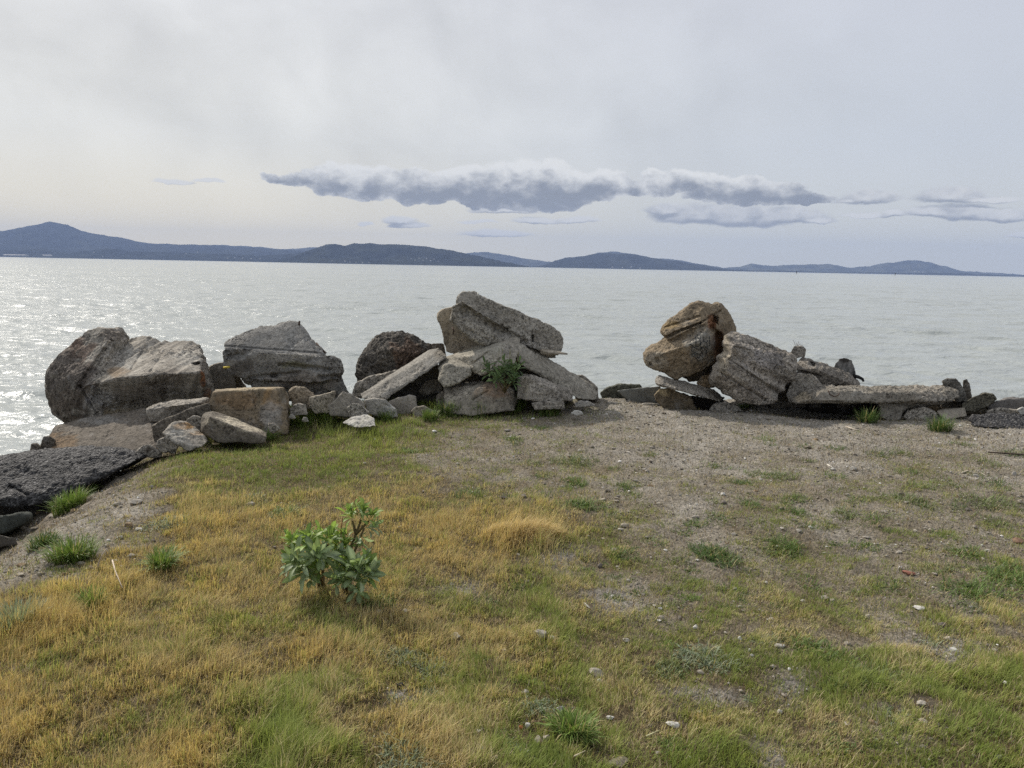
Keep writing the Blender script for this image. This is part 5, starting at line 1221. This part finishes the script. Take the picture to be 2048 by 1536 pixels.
# ------------------------------------------------------------------ sticks, rod, litter
def stick(name, pix, r, col, label, cat, lift=.01, mat=None, taper=(1, .4)):
    pts = []
    for q in pix:
        g = G(q[0], q[1] + (q[2] if len(q) > 2 else 0)); 
        if len(q) > 2: g = P(q[0], q[1], g[1])
        pts.append(g + np.array([0, 0, lift]))
    o = tube(name, pts, r, mat or M_WOOD, col=col, seg=6, taper=taper, wob=.12)
    return tag(o, label, cat)
tw = stick('twig', [(196, 1146), (198, 1128, 18), (205, 1112, 34), (214, 1100, 46)], .005, (.42, .36, .30), 'pale forked twig sticking up at the edge of the left slope', 'twig')
stick('stick', [(180, 1140), (192, 1146), (202, 1140)], .012, (.10, .075, .055), 'dark piece of driftwood at the foot of the pale forked twig', 'driftwood', .015)
stick('twig', [(226, 1142), (232, 1165), (240, 1185), (246, 1200)], .004, (.5, .42, .34), 'long thin pale twig lying in the golden grass at left', 'twig', .06)
stick('metal_rod', [(1976, 909), (2010, 911), (2060, 915), (2110, 918)], .012, (.09, .07, .055), 'thin dark rod lying on the dirt at the right frame edge', 'rod', .02, taper=(.6, 1))
stick('stick', [(1692, 855), (1705, 860), (1722, 864)], .010, (.5, .44, .36), 'bleached stick on the dirt below the bench slab', 'stick')
stick('bone_stick', [(1924, 948), (1935, 944), (1945, 950), (1960, 948), (1974, 955)], .009, (.55, .48, .38), 'bleached curved driftwood sticks on the dirt near the right edge', 'stick')
stick('stick', [(1168, 1212), (1180, 1222)], .006, (.62, .6, .56), 'short white stick in the turf right of centre', 'stick')
stick('stick', [(1655, 932), (1668, 940)], .006, (.6, .56, .48), 'tiny white stick on the bare dirt at right', 'stick')
stick('stick', [(1292, 1490), (1318, 1476)], .003, (.6, .56, .32), 'pale straw stalk lying in the bottom foreground', 'stick', .03)
stick('stick', [(1148, 1532), (1170, 1518)], .003, (.6, .52, .36), 'pale straw stalk cut by the bottom frame edge', 'stick', .03)

# ------------------------------------------------------------------ far shore buildings and markers
def house_mesh(w_, d_, h_, r_):
    V = np.array([[-w_, -d_, 0], [w_, -d_, 0], [w_, d_, 0], [-w_, d_, 0], [-w_, -d_, h_], [w_, -d_, h_], [w_, d_, h_], [-w_, d_, h_]], float) * np.array([.5, .5, 1])
    return V, np.array([[0, 1, 5, 4], [1, 2, 6, 5], [2, 3, 7, 6], [3, 0, 4, 7]])
def house(px, py, Dm, w_, h_, label, group=None, name='house'):
    p = P(px, py, Dm)
    root = empty(name, p, rng.uniform(-.3, .3))
    tag(root, label, 'building', group, 'thing')
    V, Fq = house_mesh(w_, w_ * .6, h_, 0)
    mesh_np('wall', V, [Fq], M_WHITEWALL, smooth=False, parent=root)
    a, b = w_ * .54, w_ * .34
    V = np.array([[-a, -b, h_], [a, -b, h_], [a, b, h_], [-a, b, h_], [-a, 0, h_ * 1.35], [a, 0, h_ * 1.35]], float)
    mesh_np('roof', V, [np.array([[0, 1, 5, 4], [3, 4, 5, 2], [0, 3, 2, 1]]), np.array([[0, 4, 3], [1, 2, 5]])], M_ROOF, smooth=False, parent=root)
GH = 'white houses on the far shore'
house(32, 512, 9700, 230, 14, 'long white waterfront building on the far left shore', name='long_building')
house(95, 512, 9700, 90, 11, 'shorter white waterfront building right of the long one on the far left shore', name='long_building')
for (px, py) in ((188, 505), (205, 514), (395, 505), (372, 508), (455, 517), (470, 516), (485, 517), (502, 518), (520, 518)):
    house(px, py, 9750, rng.uniform(8, 14), 6, 'tiny white house on the far left shore', 'tiny white houses on the far left shore')
for (px, py) in ((822, 518), (830, 521), (838, 517), (846, 521), (853, 518), (861, 522), (868, 519), (876, 523), (690, 523), (700, 525), (712, 525), (725, 526), (738, 526), (664, 522)):
    house(px, py, 7780, rng.uniform(7, 12), 5, 'tiny white house below the dark centre left hill', 'tiny white houses below the centre hill')
for (px, py) in ((1225, 535), (1245, 536), (1262, 535), (1280, 537), (1830, 544), (1838, 544), (1846, 545)):
    house(px, py, 10650 if px < 1500 else 13050, rng.uniform(14, 24), 9, 'tiny pale house on the far right shore', 'tiny pale houses on the far right shore')
def marker(px, py, Ym, label):
    p = P(px, py, Ym); p[2] = WATER_Z
    root = empty('channel_marker', p); tag(root, label, 'channel marker')
    tube('post', [p + np.array([0, 0, -1]), p + np.array([0, 0, 5.5])], .45, M_DARK, root, seg=8)
    tube('platform', [p + np.array([0, 0, 3.0]), p + np.array([0, 0, 4.6])], 1.1, M_DARK, root, seg=8)
marker(1593, 548, 1500, 'dark channel marker post on the water at right, left one of two')
marker(1790, 552, 1700, 'dark channel marker post on the water at right, right one of two')

# ------------------------------------------------------------------ haze
def haze():
    x0, x1, y0, y1, z0, z1 = -30000, 30000, -3000, 18900, -7.0, 740.0
    V = np.array([[x, y, z] for z in (z0, z1) for y in (y0, y1) for x in (x0, x1)], float)
    Fq = np.array([[0, 2, 3, 1], [4, 5, 7, 6], [0, 1, 5, 4], [2, 6, 7, 3], [0, 4, 6, 2], [1, 3, 7, 5]])
    m, t = new_mat('sea_haze')
    v = t.n('ShaderNodeVolumePrincipled')
    v.inputs['Color'].default_value = (0.44, 0.58, 0.92, 1)
    v.inputs['Density'].default_value = 4.6e-5
    v.inputs['Anisotropy'].default_value = 0.0
    finish(t, None, v.outputs[0])
    o = mesh_np('haze', V, [Fq], m, smooth=False)
    tag(o, kind='stuff')
haze()
